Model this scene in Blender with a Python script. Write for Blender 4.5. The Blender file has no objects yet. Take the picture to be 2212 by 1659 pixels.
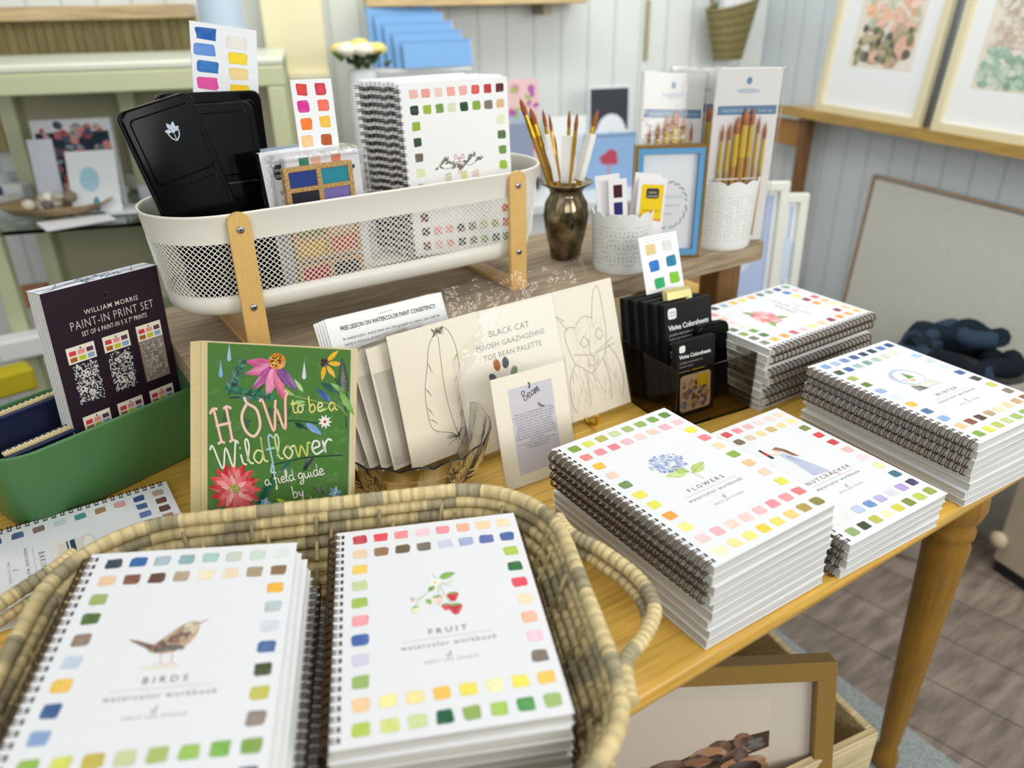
import bpy, math, random
import numpy as np
from mathutils import Vector, Matrix

# ---------------------------------------------------------------- camera, light, exposure
sc = bpy.context.scene
COL = sc.collection
TZ = 0.76                                    # height of the table top above the floor
F_PX, PITCH, ROLL, CAM_Z, YAW = 1696.6, math.radians(26.474), math.radians(-0.905), 0.5817 + TZ, math.radians(33.0)
R = math.radians
def cam_axes():
    f = Vector((0, math.cos(PITCH), -math.sin(PITCH))); u = Vector((0, math.sin(PITCH), math.cos(PITCH))); x = Vector((1, 0, 0))
    c, s = math.cos(ROLL), math.sin(ROLL)
    X = c * x + s * u; U = -s * x + c * u
    rot = Matrix.Rotation(-YAW, 3, 'Z')
    return rot @ X, rot @ U, rot @ f
CX, CU, CF_ = cam_axes()
cam_d = bpy.data.cameras.new('camera'); cam = bpy.data.objects.new('camera', cam_d); COL.objects.link(cam)
cam.matrix_world = Matrix(((CX.x, CU.x, -CF_.x, 0), (CX.y, CU.y, -CF_.y, 0), (CX.z, CU.z, -CF_.z, CAM_Z), (0, 0, 0, 1)))
cam_d.sensor_fit = 'HORIZONTAL'; cam_d.sensor_width = 36.0; cam_d.lens = F_PX / 2212 * 36.0
cam_d.clip_start = 0.02; cam_d.clip_end = 50
cam_d.dof.use_dof = True; cam_d.dof.focus_distance = 0.95; cam_d.dof.aperture_fstop = 3.1
sc.camera = cam
sc.view_settings.view_transform = 'Standard'; sc.view_settings.look = 'None'; sc.view_settings.gamma = 1.0
sc.view_settings.use_curve_mapping = False
sc.view_settings.exposure = -1.05
w = bpy.data.worlds.new('World'); sc.world = w; w.use_nodes = True
bg = w.node_tree.nodes['Background']; bg.inputs[0].default_value = (0.93, 0.97, 1.0, 1); bg.inputs[1].default_value = 0.66
def area(name, loc, size, power, col, target=(0.4, 0.9, TZ)):
    l = bpy.data.lights.new(name, 'AREA'); l.shape = 'RECTANGLE'; l.size, l.size_y = size; l.energy = power; l.color = col
    o = bpy.data.objects.new(name, l); COL.objects.link(o); o.location = loc
    o.rotation_euler = (Vector(target) - Vector(loc)).to_track_quat('-Z', 'Y').to_euler()
area('ceiling_light_panel', (1.3, 0.3, 2.62), (1.2, 0.6), 5, (1.0, 0.97, 0.90))
area('ceiling_light_panel_far', (0.6, 1.55, 2.62), (1.4, 0.5), 34, (1.0, 0.98, 0.93), (1.2, 2.3, 0.8))
area('fill_light_near', (-0.7, -1.7, 2.0), (1.6, 1.0), 50, (1.0, 0.97, 0.92), (0.5, 0.9, TZ))  # unseen fill light added behind the camera to brighten upright fronts
area('fill_light_right', (1.3, -1.5, 1.75), (1.4, 0.8), 62, (1.0, 0.98, 0.94), (2.2, 1.1, 0.75))  # added fill light, hung below ceiling height, aimed at the right wall
area('fill_light_wall', (1.55, 0.9, 2.6), (0.9, 0.5), 16, (1.0, 0.98, 0.94), (2.35, 1.1, 0.9))  # extra unseen lamp added to lift the dim lower right wall
area('shop_window_daylight', (-1.9, 0.2, 2.0), (1.6, 1.4), 22, (0.88, 0.94, 1.0))
for k, (x, y) in enumerate([(0.35, 0.2), (1.6, 1.0), (0.9, -0.5)]):
    l = bpy.data.lights.new('downlight', 'SPOT'); l.energy = 3; l.spot_size = R(100); l.spot_blend = 0.6; l.shadow_soft_size = 0.05; l.color = (1.0, 0.95, 0.87)
    o = bpy.data.objects.new('downlight', l); COL.objects.link(o); o.location = (x, y, 2.58)

# ---------------------------------------------------------------- helpers
def lin(h):
    if not isinstance(h, str): return tuple(h)
    h = h.lstrip('#'); v = [int(h[i:i + 2], 16) / 255 for i in (0, 2, 4)]
    return tuple(c / 12.92 if c <= 0.04045 else ((c + 0.055) / 1.055) ** 2.4 for c in v)
def V(*a): return Vector(a)

def new_mat(name, rough=0.5, metal=0.0, base=None, trans=0.0, ior=1.45, spec=0.5, coat=0.0):
    m = bpy.data.materials.new(name); m.use_nodes = True; nt = m.node_tree; p = nt.nodes['Principled BSDF']
    p.inputs['Roughness'].default_value = rough; p.inputs['Metallic'].default_value = metal
    p.inputs['IOR'].default_value = ior; p.inputs['Specular IOR Level'].default_value = spec
    p.inputs['Transmission Weight'].default_value = trans; p.inputs['Coat Weight'].default_value = coat
    if base is None:
        a = nt.nodes.new('ShaderNodeAttribute'); a.attribute_name = 'Col'
        nt.links.new(a.outputs['Color'], p.inputs['Base Color'])
    else: p.inputs['Base Color'].default_value = (*lin(base), 1)
    return m
def N(m, t): return m.node_tree.nodes.new(t)
def L(m, a, b): m.node_tree.links.new(a, b)
def mottled(name, scale, amount, rough=0.6, bump=0.0, stretch=(1, 1, 1), coat=0.0, spec=0.5, detail=4, metal=0.0):
    """attribute colour multiplied by noise (paper tooth, wood grain, cork, wicker), optional bump"""
    m = new_mat(name, rough, metal, coat=coat, spec=spec); p = m.node_tree.nodes['Principled BSDF']
    a = [n for n in m.node_tree.nodes if n.type == 'ATTRIBUTE'][0]
    tc = N(m, 'ShaderNodeTexCoord'); mp = N(m, 'ShaderNodeMapping'); mp.inputs['Scale'].default_value = stretch
    no = N(m, 'ShaderNodeTexNoise'); no.inputs['Scale'].default_value = scale; no.inputs['Detail'].default_value = detail
    L(m, tc.outputs['Object'], mp.inputs['Vector']); L(m, mp.outputs['Vector'], no.inputs['Vector'])
    mr = N(m, 'ShaderNodeMapRange'); mr.inputs['From Min'].default_value = 0.3; mr.inputs['From Max'].default_value = 0.7
    mr.inputs['To Min'].default_value = 1 - amount; mr.inputs['To Max'].default_value = 1 + amount * 0.6
    L(m, no.outputs['Fac'], mr.inputs['Value'])
    mx = N(m, 'ShaderNodeMix'); mx.data_type = 'RGBA'; mx.blend_type = 'MULTIPLY'; mx.inputs['Factor'].default_value = 1
    L(m, a.outputs['Color'], mx.inputs['A']); L(m, mr.outputs['Result'], mx.inputs['B']); L(m, mx.outputs['Result'], p.inputs['Base Color'])
    if bump:
        b = N(m, 'ShaderNodeBump'); b.inputs['Strength'].default_value = bump; b.inputs['Distance'].default_value = 0.002
        L(m, no.outputs['Fac'], b.inputs['Height']); L(m, b.outputs['Normal'], p.inputs['Normal'])
    return m
MT = {}
MT['paper'] = mottled('printed_paper', 900, 0.02, 0.55, spec=0.3)
MT['card'] = mottled('card_stock', 700, 0.05, 0.6, spec=0.3, bump=0.05)
MT['matte'] = new_mat('matte_paint', 0.6)
MT['satin'] = new_mat('satin_plastic', 0.35)
MT['gloss'] = new_mat('gloss_enamel', 0.1, spec=0.12)
MT['metal'] = new_mat('brushed_metal', 0.3, 1.0)
MT['chrome'] = new_mat('chrome', 0.12, 1.0)
MT['bronze'] = new_mat('bronze_wire', 0.38, 0.5)
MT['silk'] = mottled('cloth', 400, 0.18, 0.9, bump=0.3, spec=0.2)
MT['wood_x'] = mottled('wood_grain_x', 9, 0.30, 0.34, stretch=(1, 14, 14), bump=0.03, detail=8)
MT['wood_y'] = mottled('wood_grain_y', 9, 0.22, 0.4, stretch=(14, 1, 14), bump=0.03, detail=8)
MT['wood_z'] = mottled('wood_grain_z', 9, 0.22, 0.4, stretch=(14, 14, 1), bump=0.03, detail=8)
MT['birch'] = mottled('birch_strip', 60, 0.10, 0.4, stretch=(12, 12, 1), detail=6)
MT['oak'] = mottled('golden_oak', 11, 0.28, 0.3, stretch=(0.7, 16, 16), bump=0.04, detail=10)
MT['grey_wood'] = mottled('weathered_wood', 12, 0.42, 0.7, stretch=(1, 12, 12), bump=0.15, detail=10)
MT['cork'] = mottled('cork_board', 420, 0.6, 0.8, bump=0.5, detail=3)
MT['cane'] = mottled('cane_fibre', 60, 0.18, 0.5, bump=0.06, detail=6)
MT['mercury'] = mottled('mercury_glass', 38, 0.9, 0.12, metal=0.9, detail=6)
def clear_mat(name, col, rough=0.02, ior=1.45, alpha=None, bump=0.0, bscale=60):
    m = new_mat(name, rough, 0, col, 1.0, ior); p = m.node_tree.nodes['Principled BSDF']
    if bump:
        no = N(m, 'ShaderNodeTexNoise'); no.inputs['Scale'].default_value = bscale; no.inputs['Detail'].default_value = 2
        tc = N(m, 'ShaderNodeTexCoord'); L(m, tc.outputs['Object'], no.inputs['Vector'])
        b = N(m, 'ShaderNodeBump'); b.inputs['Strength'].default_value = bump; b.inputs['Distance'].default_value = 0.01
        L(m, no.outputs['Fac'], b.inputs['Height']); L(m, b.outputs['Normal'], p.inputs['Normal'])
    if alpha is not None: p.inputs['Alpha'].default_value = alpha
    return m
MT['crystal'] = clear_mat('cut_crystal', 'ffffff', 0.0, 1.5)
MT['smoke'] = clear_mat('smoked_acrylic', 'c4bcb0', 0.02, 1.12)
def film_mat(name='clear_film', bump=0.10):
    """thin clear film: mostly see-through, with a glossy glint"""
    m = bpy.data.materials.new(name); m.use_nodes = True; nt = m.node_tree
    for n in list(nt.nodes):
        if n.type != 'OUTPUT_MATERIAL': nt.nodes.remove(n)
    out = nt.nodes['Material Output']; t = N(m, 'ShaderNodeBsdfTransparent'); t.inputs[0].default_value = (0.985, 0.985, 0.985, 1)
    g = N(m, 'ShaderNodeBsdfGlossy'); g.inputs['Roughness'].default_value = 0.06
    lw = N(m, 'ShaderNodeLayerWeight'); fr = N(m, 'ShaderNodeMapRange'); fr.inputs[1].default_value = 0.35; fr.inputs[2].default_value = 1.0; fr.inputs[3].default_value = 0.04; fr.inputs[4].default_value = 0.6; L(m, lw.outputs['Facing'], fr.inputs[0])
    no = N(m, 'ShaderNodeTexNoise'); no.inputs['Scale'].default_value = 26; no.inputs['Detail'].default_value = 4
    tc = N(m, 'ShaderNodeTexCoord'); L(m, tc.outputs['Object'], no.inputs['Vector'])
    b = N(m, 'ShaderNodeBump'); b.inputs['Strength'].default_value = bump; b.inputs['Distance'].default_value = 0.012
    L(m, no.outputs['Fac'], b.inputs['Height']); L(m, b.outputs['Normal'], g.inputs['Normal']); L(m, b.outputs['Normal'], lw.inputs['Normal'])
    mx = N(m, 'ShaderNodeMixShader'); L(m, fr.outputs[0], mx.inputs[0]); L(m, t.outputs[0], mx.inputs[1]); L(m, g.outputs[0], mx.inputs[2]); L(m, mx.outputs[0], out.inputs[0])
    return m
MT['film'] = film_mat()
MT['crumple'] = film_mat('crumpled_film', 0.85)
def pages_mat():
    m = new_mat('page_edges', 0.7, spec=0.2); p = m.node_tree.nodes['Principled BSDF']; a = [n for n in m.node_tree.nodes if n.type == 'ATTRIBUTE'][0]
    tc = N(m, 'ShaderNodeTexCoord'); mp = N(m, 'ShaderNodeMapping'); mp.inputs['Scale'].default_value = (3, 3, 900)
    no = N(m, 'ShaderNodeTexNoise'); no.inputs['Scale'].default_value = 1.0; no.inputs['Detail'].default_value = 2
    L(m, tc.outputs['Object'], mp.inputs[0]); L(m, mp.outputs[0], no.inputs['Vector'])
    mr = N(m, 'ShaderNodeMapRange'); mr.inputs[1].default_value = 0.35; mr.inputs[2].default_value = 0.65; mr.inputs[3].default_value = 0.72; mr.inputs[4].default_value = 1.05
    L(m, no.outputs['Fac'], mr.inputs[0])
    mx = N(m, 'ShaderNodeMix'); mx.data_type = 'RGBA'; mx.blend_type = 'MULTIPLY'; mx.inputs['Factor'].default_value = 1
    L(m, a.outputs['Color'], mx.inputs['A']); L(m, mr.outputs[0], mx.inputs['B']); L(m, mx.outputs['Result'], p.inputs['Base Color'])
    return m
MT['pages'] = pages_mat()

class MB:
    """collects coloured faces and links them as ONE mesh object"""
    def __init__(s): s.v = []; s.f = []; s.c = []; s.m = []; s.sm = []
    def add(s, verts, faces, col, mi=0, smooth=False):
        b = len(s.v); s.v += [tuple(p) for p in verts]
        c = lin(col) if not isinstance(col, list) else None
        for k, f in enumerate(faces):
            s.f.append([b + i for i in f]); s.m.append(mi); s.sm.append(smooth)
            s.c.append([c] * len(f) if c else (col[k] if isinstance(col[k], list) else [col[k]] * len(f)))
    def box(s, x0, x1, y0, y1, z0, z1, col, mi=0, M=None, bev=0.0):
        if bev > 0:
            b = bev; pts = []
            ring = lambda X0, X1, Y0, Y1, z: [(X0 + b, Y0, z), (X1 - b, Y0, z), (X1, Y0 + b, z), (X1, Y1 - b, z), (X1 - b, Y1, z), (X0 + b, Y1, z), (X0, Y1 - b, z), (X0, Y0 + b, z)]
            pts = [(x, y, z0) for x, y, _ in [(min(max(p[0], x0 + b), x1 - b), min(max(p[1], y0 + b), y1 - b), 0) for p in ring(x0, x1, y0, y1, 0)]]
            pts += ring(x0, x1, y0, y1, z0 + b) + ring(x0, x1, y0, y1, z1 - b)
            pts += [(min(max(p[0], x0 + b), x1 - b), min(max(p[1], y0 + b), y1 - b), z1) for p in ring(x0, x1, y0, y1, 0)]
            fs = [[7, 6, 5, 4, 3, 2, 1, 0], [24 + i for i in range(8)]]
            for r_ in range(3):
                for i in range(8): fs.append([r_ * 8 + i, r_ * 8 + (i + 1) % 8, (r_ + 1) * 8 + (i + 1) % 8, (r_ + 1) * 8 + i])
        else:
            pts = [(x0, y0, z0), (x1, y0, z0), (x1, y1, z0), (x0, y1, z0), (x0, y0, z1), (x1, y0, z1), (x1, y1, z1), (x0, y1, z1)]
            fs = [[3, 2, 1, 0], [4, 5, 6, 7], [0, 1, 5, 4], [1, 2, 6, 5], [2, 3, 7, 6], [3, 0, 4, 7]]
        if M is not None: pts = [M @ Vector(p) for p in pts]
        s.add(pts, fs, col, mi)
    def prism(s, poly, z0, z1, col, mi=0, M=None, smooth=False):
        n = len(poly); pts = [(x, y, z0) for x, y in poly] + [(x, y, z1) for x, y in poly]
        if M is not None: pts = [M @ Vector(p) for p in pts]
        s.add(pts, [list(range(n))[::-1], list(range(n, 2 * n))], col, mi)
        s.add(pts, [[i, (i + 1) % n, n + (i + 1) % n, n + i] for i in range(n)], col, mi, smooth)
    def tube(s, path, rad, col, mi=0, n=8, closed=False, caps=True, smooth=True):
        path = [Vector(p) for p in path]; m = len(path); pts = []; up = Vector((0, 0, 1)); prev = None
        for i, p in enumerate(path):
            a = path[(i - 1) % m] if (closed or i > 0) else p; b = path[(i + 1) % m] if (closed or i < m - 1) else p
            t = (b - a).normalized() if (b - a).length > 0 else Vector((0, 0, 1))
            if prev is None:
                ref = up if abs(t.z) < 0.9 else Vector((1, 0, 0)); u = t.cross(ref).normalized()
            else:
                u = prev - t * prev.dot(t); u = u.normalized() if u.length > 1e-6 else t.cross(up).normalized()
            prev = u; v_ = t.cross(u); r_ = rad[i] if isinstance(rad, (list, tuple)) else rad
            for k in range(n):
                a_ = 2 * math.pi * k / n; pts.append(p + (u * math.cos(a_) + v_ * math.sin(a_)) * r_)
        fs = []; cs = []
        for i in range(m if closed else m - 1):
            j = (i + 1) % m
            for k in range(n):
                fs.append([i * n + k, i * n + (k + 1) % n, j * n + (k + 1) % n, j * n + k])
                if isinstance(col, list): cs.append(col[i])
        s.add(pts, fs, cs if isinstance(col, list) else col, mi, smooth)
        if caps and not closed:
            s.add(pts[:n], [list(range(n))[::-1]], col[0] if isinstance(col, list) else col, mi)
            s.add(pts[-n:], [list(range(n))], col[-1] if isinstance(col, list) else col, mi)
    def lathe(s, prof, col, mi=0, n=32, M=None, smooth=True, rfun=None, caps=True):
        pts = []; m = len(prof)
        for i, (r_, z) in enumerate(prof):
            for k in range(n):
                a = 2 * math.pi * k / n; rr = r_ * (rfun(a, i) if rfun else 1); pts.append((rr * math.cos(a), rr * math.sin(a), z))
        if M is not None: pts = [M @ Vector(p) for p in pts]
        fs = [[i * n + k, i * n + (k + 1) % n, (i + 1) * n + (k + 1) % n, (i + 1) * n + k] for i in range(m - 1) for k in range(n)]
        cs = [col[i] for i in range(m - 1) for k in range(n)] if isinstance(col, list) else col
        s.add(pts, fs, cs, mi, smooth)
        if caps:
            if prof[0][0] > 1e-5: s.add(pts[:n], [list(range(n))[::-1]], col[0] if isinstance(col, list) else col, mi)
            if prof[-1][0] > 1e-5: s.add(pts[-n:], [list(range(n))], col[-1] if isinstance(col, list) else col, mi)
    def build(s, name, mats, parent=None, loc=None, rot=None, label=None):
        me = bpy.data.meshes.new(name); me.from_pydata(s.v, [], s.f)
        mats = mats if isinstance(mats, (list, tuple)) else [mats]
        for m in mats: me.materials.append(MT[m] if isinstance(m, str) else m)
        me.polygons.foreach_set('material_index', s.m); me.polygons.foreach_set('use_smooth', s.sm)
        at = me.color_attributes.new('Col', 'FLOAT_COLOR', 'CORNER')
        flat = []
        for cs in s.c:
            for c in cs: flat += [c[0], c[1], c[2], 1.0]
        at.data.foreach_set('color', flat); me.update()
        o = bpy.data.objects.new(name, me); COL.objects.link(o)
        if parent: o.parent = parent
        if loc is not None: o.location = loc
        if rot is not None: o.rotation_euler = rot
        if label: o['label'] = label
        return o
def tag(o, label, cat, group=None, kind=None):
    o['label'] = label; o['category'] = cat
    if group: o['group'] = group
    if kind: o['kind'] = kind
    return o
def thing(name, label, cat, loc=(0, 0, 0), rot=(0, 0, 0), group=None):
    o = bpy.data.objects.new(name, None); COL.objects.link(o); o.empty_display_size = 0.02
    o.location = loc; o.rotation_euler = rot
    return tag(o, label, cat, group)
def struct(o): o['kind'] = 'structure'; return o
def copy_tree(o, parent=None):
    c = o.copy(); COL.objects.link(c)
    if parent: c.parent = parent
    for ch in list(o.children): copy_tree(ch, c)
    return c
def catmull(P, k=6, closed=False):
    P = [Vector(p) for p in P]; n = len(P); out = []
    for i in range(n if closed else n - 1):
        g = (lambda j: P[j % n]) if closed else (lambda j: P[min(max(j, 0), n - 1)])
        p0, p1, p2, p3 = g(i - 1), g(i), g(i + 1), g(i + 2)
        for q in range(k):
            t = q / k; out.append(0.5 * ((2 * p1) + (p2 - p0) * t + (2 * p0 - 5 * p1 + 4 * p2 - p3) * t * t + (3 * p1 - p0 - 3 * p2 + p3) * t ** 3))
    if not closed: out.append(P[-1])
    return out
def rrect(x0, x1, y0, y1, r_, k=6):
    out = []
    for cx, cy, a0 in ((x1 - r_, y0 + r_, -90), (x1 - r_, y1 - r_, 0), (x0 + r_, y1 - r_, 90), (x0 + r_, y0 + r_, 180)):
        for i in range(k + 1):
            a = R(a0 + 90 * i / k); out.append((cx + r_ * math.cos(a), cy + r_ * math.sin(a)))
    return out
_txt = {}
def text_mesh(sx):
    if sx in _txt: return _txt[sx]
    body, spacing, bold = sx
    cu = bpy.data.curves.new('lettering', 'FONT'); cu.body = body; cu.size = 1; cu.space_character = spacing; cu.resolution_u = 2; cu.offset = bold; cu.fill_mode = 'FRONT'
    o = bpy.data.objects.new('lettering', cu); COL.objects.link(o)
    dg = bpy.context.evaluated_depsgraph_get(); me = bpy.data.meshes.new_from_object(o.evaluated_get(dg))
    vs = [(v.co.x, v.co.y) for v in me.vertices]; fs = [list(p.vertices) for p in me.polygons]
    bpy.data.objects.remove(o); bpy.data.curves.remove(cu); bpy.data.meshes.remove(me)
    wd = max([v[0] for v in vs] or [1]); _txt[sx] = (vs, fs, wd); return _txt[sx]
STK = {
 'a': ([[(.75,.85),(.4,1),(.08,.5),(.35,.02),(.72,.45),(.8,.95),(.78,.3),(1.05,.05)]], 1.0), 'b': ([[(.1,1.9),(.12,.9),(.12,.1),(.45,0),(.75,.45),(.5,.95),(.15,.6)]], .95),
 'd': ([[(.75,.85),(.4,1),(.08,.5),(.35,.02),(.72,.45),(.85,2.0),(.78,.3),(1.05,.05)]], 1.0), 'e': ([[(.05,.45),(.6,.6),(.6,.95),(.3,1),(.08,.5),(.3,.02),(.85,.25)]], .82),
 'f': ([[(.75,1.75),(.5,2.05),(.35,1.5),(.35,0),(.3,-.8),(.1,-.8),(.3,-.2)],[(.05,.95),(.7,1)]], .72), 'g': ([[(.75,.85),(.4,1),(.08,.5),(.35,.1),(.72,.5),(.8,.95),(.75,-.4),(.4,-.85),(.15,-.55),(.9,0)]], 1.0),
 'i': ([[(.1,.9),(.15,.2),(.4,.05)],[(.12,1.35),(.16,1.45)]], .45), 'k': ([[(.1,1.9),(.12,0)],[(.65,.95),(.15,.5),(.7,0),(.9,.1)]], .85),
 'l': ([[(.05,.3),(.35,1.4),(.3,2.0),(.12,1.7),(.15,.3),(.45,.05)]], .46), 'o': ([[(.4,1),(.08,.5),(.38,0),(.72,.5),(.4,1),(.6,.85),(.95,.95)]], .9),
 'r': ([[(.1,.95),(.15,0),(.2,.6),(.5,1),(.75,.85)]], .78), 's': ([[(.6,.9),(.3,1),(.2,.7),(.55,.35),(.35,0),(.05,.15)]], .7),
 't': ([[(.3,1.6),(.28,.3),(.55,.02),(.75,.15)],[(.02,1.05),(.6,1.1)]], .7), 'u': ([[(.05,.95),(.12,.2),(.4,0),(.7,.5),(.75,.95),(.75,.2),(1.0,.05)]], 1.0),
 'w': ([[(.05,.95),(.2,0),(.5,.85),(.75,0),(1.0,.95),(1.2,.9)]], 1.15), 'y': ([[(.05,.95),(.2,.3),(.45,.2),(.72,.95),(.55,-.2),(.2,-.85),(.05,-.5)]], .85),
 'm': ([[(.05,.95),(.1,0),(.15,.7),(.4,1),(.5,0),(.6,.8),(.85,1),(.9,.1),(1.1,.05)]], 1.05),
 'W': ([[(-.2,1.6),(.05,1.85),(.45,0),(.95,1.6),(1.25,0),(1.75,1.9),(1.95,1.75)]], 1.85), 'B': ([[(.1,1.8),(.12,0)],[(0,1.7),(.5,1.95),(.8,1.5),(.3,1.0),(.9,.6),(.5,0),(.05,.1)]], 1.0),
 'H': ([[(.2,1.8),(.25,0)],[(1.0,1.85),(.95,0)],[(.1,.9),(1.1,.95)],[(-.1,1.6),(.15,1.85),(.45,1.8)],[(.8,1.75),(1.05,1.85),(1.3,1.7)],[(.0,-.1),(.25,0),(.45,-.1)],[(.75,-.1),(.95,0),(1.15,-.1)]], 1.4),
 'O': ([[(.6,1.85),(.1,1.2),(.15,.4),(.6,0),(1.1,.5),(1.1,1.4),(.6,1.85),(.5,2.2)]], 1.25), 'X': ([[(.0,1.8),(.2,1.8),(.5,.1),(.9,1.3),(1.2,.1),(1.6,1.7),(1.8,2.0),(1.65,2.15)],[(.85,1.3),(1.0,1.75)]], 1.7), ' ': ([], .5)}
class Art:
    """flat print on a surface: O + ex*u + ey*v, lifted along the normal by layers of hair thickness"""
    def __init__(s, mb, O, ex, ey, mi=0, seed=1):
        s.mb, s.O, s.ex, s.ey, s.mi = mb, Vector(O), Vector(ex), Vector(ey), mi; s.n = s.ex.cross(s.ey).normalized(); s.rg = random.Random(seed); s.cnt = 0
    def P(s, u, v, k=1): return s.O + s.ex * u + s.ey * v + s.n * (0.00007 * k)
    def poly(s, pts, col, k=1):
        k = s.lift(k); s.mb.add([s.P(u, v, k) for u, v in pts], [list(range(len(pts)))], col, s.mi)
    def lift(s, k): s.cnt += 1; return k + (s.cnt % 16) * 0.055
    def rect(s, u0, u1, v0, v1, col, k=1): s.poly([(u0, v0), (u1, v0), (u1, v1), (u0, v1)], col, k)
    def fan(s, pts, col, k=1, var=0.12):
        k = s.lift(k); c = np.array(lin(col)); cu = sum(p[0] for p in pts) / len(pts); cv = sum(p[1] for p in pts) / len(pts)
        g = lambda: tuple(np.clip(c * (1 + s.rg.uniform(-var, var)) + (1 - c) * max(0, s.rg.uniform(-var, var)), 0, 1)); pc = [g() for _ in pts]; c0 = g()
        vs = [s.P(cu, cv, k)] + [s.P(u, v, k) for u, v in pts]; n = len(pts)
        s.mb.add(vs, [[0, 1 + i, 1 + (i + 1) % n] for i in range(n)], [[c0, pc[i], pc[(i + 1) % n]] for i in range(n)], s.mi)
    def swatch(s, cu, cv, w_, h_, col, k=1):
        pts = [(cu + x * (1 + s.rg.uniform(-.06, .06)) + s.rg.uniform(-.045, .045) * w_, cv + y * (1 + s.rg.uniform(-.07, .07)) + s.rg.uniform(-.03, .03) * h_) for x, y in rrect(-w_ / 2, w_ / 2, -h_ / 2, h_ / 2, min(w_, h_) * 0.18, 2)]
        c = np.array(lin(col)); dk = tuple(c * (0.80 + 0.12 * float(c.mean()))); s.poly(pts, dk, k)
        s.fan([(cu + (u - cu) * .93, cv + (v - cv) * .93) for u, v in pts], col, k + 1, 0.07)
    def ell(s, cu, cv, a, b, col, k=1, ang=0, n=16, var=0.0):
        ca, sa = math.cos(ang), math.sin(ang)
        pts = [(cu + a * math.cos(t) * ca - b * math.sin(t) * sa, cv + a * math.cos(t) * sa + b * math.sin(t) * ca) for t in [2 * math.pi * i / n for i in range(n)]]
        s.fan(pts, col, k, var) if var else s.poly(pts, col, k)
    def leaf(s, u, v, ln, wd, ang, col, k=1, var=0.15):
        ca, sa = math.cos(ang), math.sin(ang); q = [(0, 0), (.25, .42), (.55, .5), (.85, .25), (1, 0), (.8, -.22), (.5, -.5), (.2, -.38)]
        s.fan([(u + ln * x * ca - wd * y * sa, v + ln * x * sa + wd * y * ca) for x, y in q], col, k, var)
    def line(s, pts, wd, col, k=1, sm=0, taper=False):
        k = s.lift(k)
        if sm: pts = [(p.x, p.y) for p in catmull([(a, b, 0) for a, b in pts], sm)]
        L_, n = [], len(pts)
        for i, (u, v) in enumerate(pts):
            a = pts[max(i - 1, 0)]; b = pts[min(i + 1, n - 1)]; d = math.hypot(b[0] - a[0], b[1] - a[1]) or 1
            q = wd / 2 * (1 - 0.8 * abs(2 * i / max(n - 1, 1) - 1) if taper else 1); L_.append((-(b[1] - a[1]) / d * q, (b[0] - a[0]) / d * q))
        vs = []
        for (u, v), (x, y) in zip(pts, L_): vs += [s.P(u + x, v + y, k), s.P(u - x, v - y, k)]
        cl = [lin(col[min(i * len(col) // max(n - 1, 1), len(col) - 1)]) for i in range(n - 1)] if isinstance(col, list) else col
        s.mb.add(vs, [[2 * i, 2 * i + 1, 2 * i + 3, 2 * i + 2] for i in range(n - 1)], cl, s.mi)
    def text(s, body, u, v, size, col, al='c', sp=1.0, bold=0.0, k=1, wid=None, ang=0.0):
        k = k + 0.95; vs, fs, wd = text_mesh((body, sp, bold)); sx = size if wid is None else wid / wd
        off = {'c': -wd / 2, 'l': 0, 'r': -wd}[al]; ca, sa = math.cos(ang), math.sin(ang); out = []
        for a, b in vs:
            x, y = (a + off) * sx, b * size; out.append(s.P(u + x * ca - y * sa, v + x * sa + y * ca, k))
        s.mb.add(out, fs, col, s.mi)
    def script(s, body, u, v, size, col, wd, k=1, ang=0.0, sq=1.0):
        """hand lettering from pen strokes; col may be a list, one per letter"""
        x = 0; ca, sa = math.cos(ang), math.sin(ang)
        for i, ch in enumerate(body):
            g, adv = STK[ch]; c = col[i % len(col)] if isinstance(col, list) else col
            for st in g:
                pts = [((x + a) * size * sq, b * size) for a, b in st]
                s.line([(u + a * ca - b * sa, v + a * sa + b * ca) for a, b in pts], wd, c, k, 5)
            x += adv
        return x * size * sq
def cardmat(O, yaw, lean, roll=0):
    """local x = along the bottom edge, y = up the face, z = out of the face towards the viewer"""
    e = Vector((math.cos(yaw), math.sin(yaw), 0)); n = Vector((-math.sin(yaw), math.cos(yaw), 0)); z = Vector((0, 0, 1))
    up = z * math.cos(lean) + n * math.sin(lean); e2 = e * math.cos(roll) + up * math.sin(roll); u2 = -e * math.sin(roll) + up * math.cos(roll); w_ = e2.cross(u2)
    return Matrix(((e2.x, u2.x, w_.x, O[0]), (e2.y, u2.y, w_.y, O[1]), (e2.z, u2.z, w_.z, O[2]), (0, 0, 0, 1)))
def put(o, M): o.matrix_world = M; return o
def ray(px, py): return (CX * ((px - 1106) / F_PX) - CU * ((py - 829.5) / F_PX) + CF_)
def at_z(px, py, z):
    d = ray(px, py); return Vector((0, 0, CAM_Z)) + d * ((z - CAM_Z) / d.z)
def at_wall(px, py, P0, ang):
    """where the sight line of a photo pixel meets an upright plane of the room"""
    n = Vector((-math.sin(R(ang)), math.cos(R(ang)), 0)); c = Vector((0, 0, CAM_Z)); d = ray(px, py)
    return c + d * ((Vector((P0[0], P0[1], 0)) - Vector((0, 0, 0))).dot(n) / d.dot(n))
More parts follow.
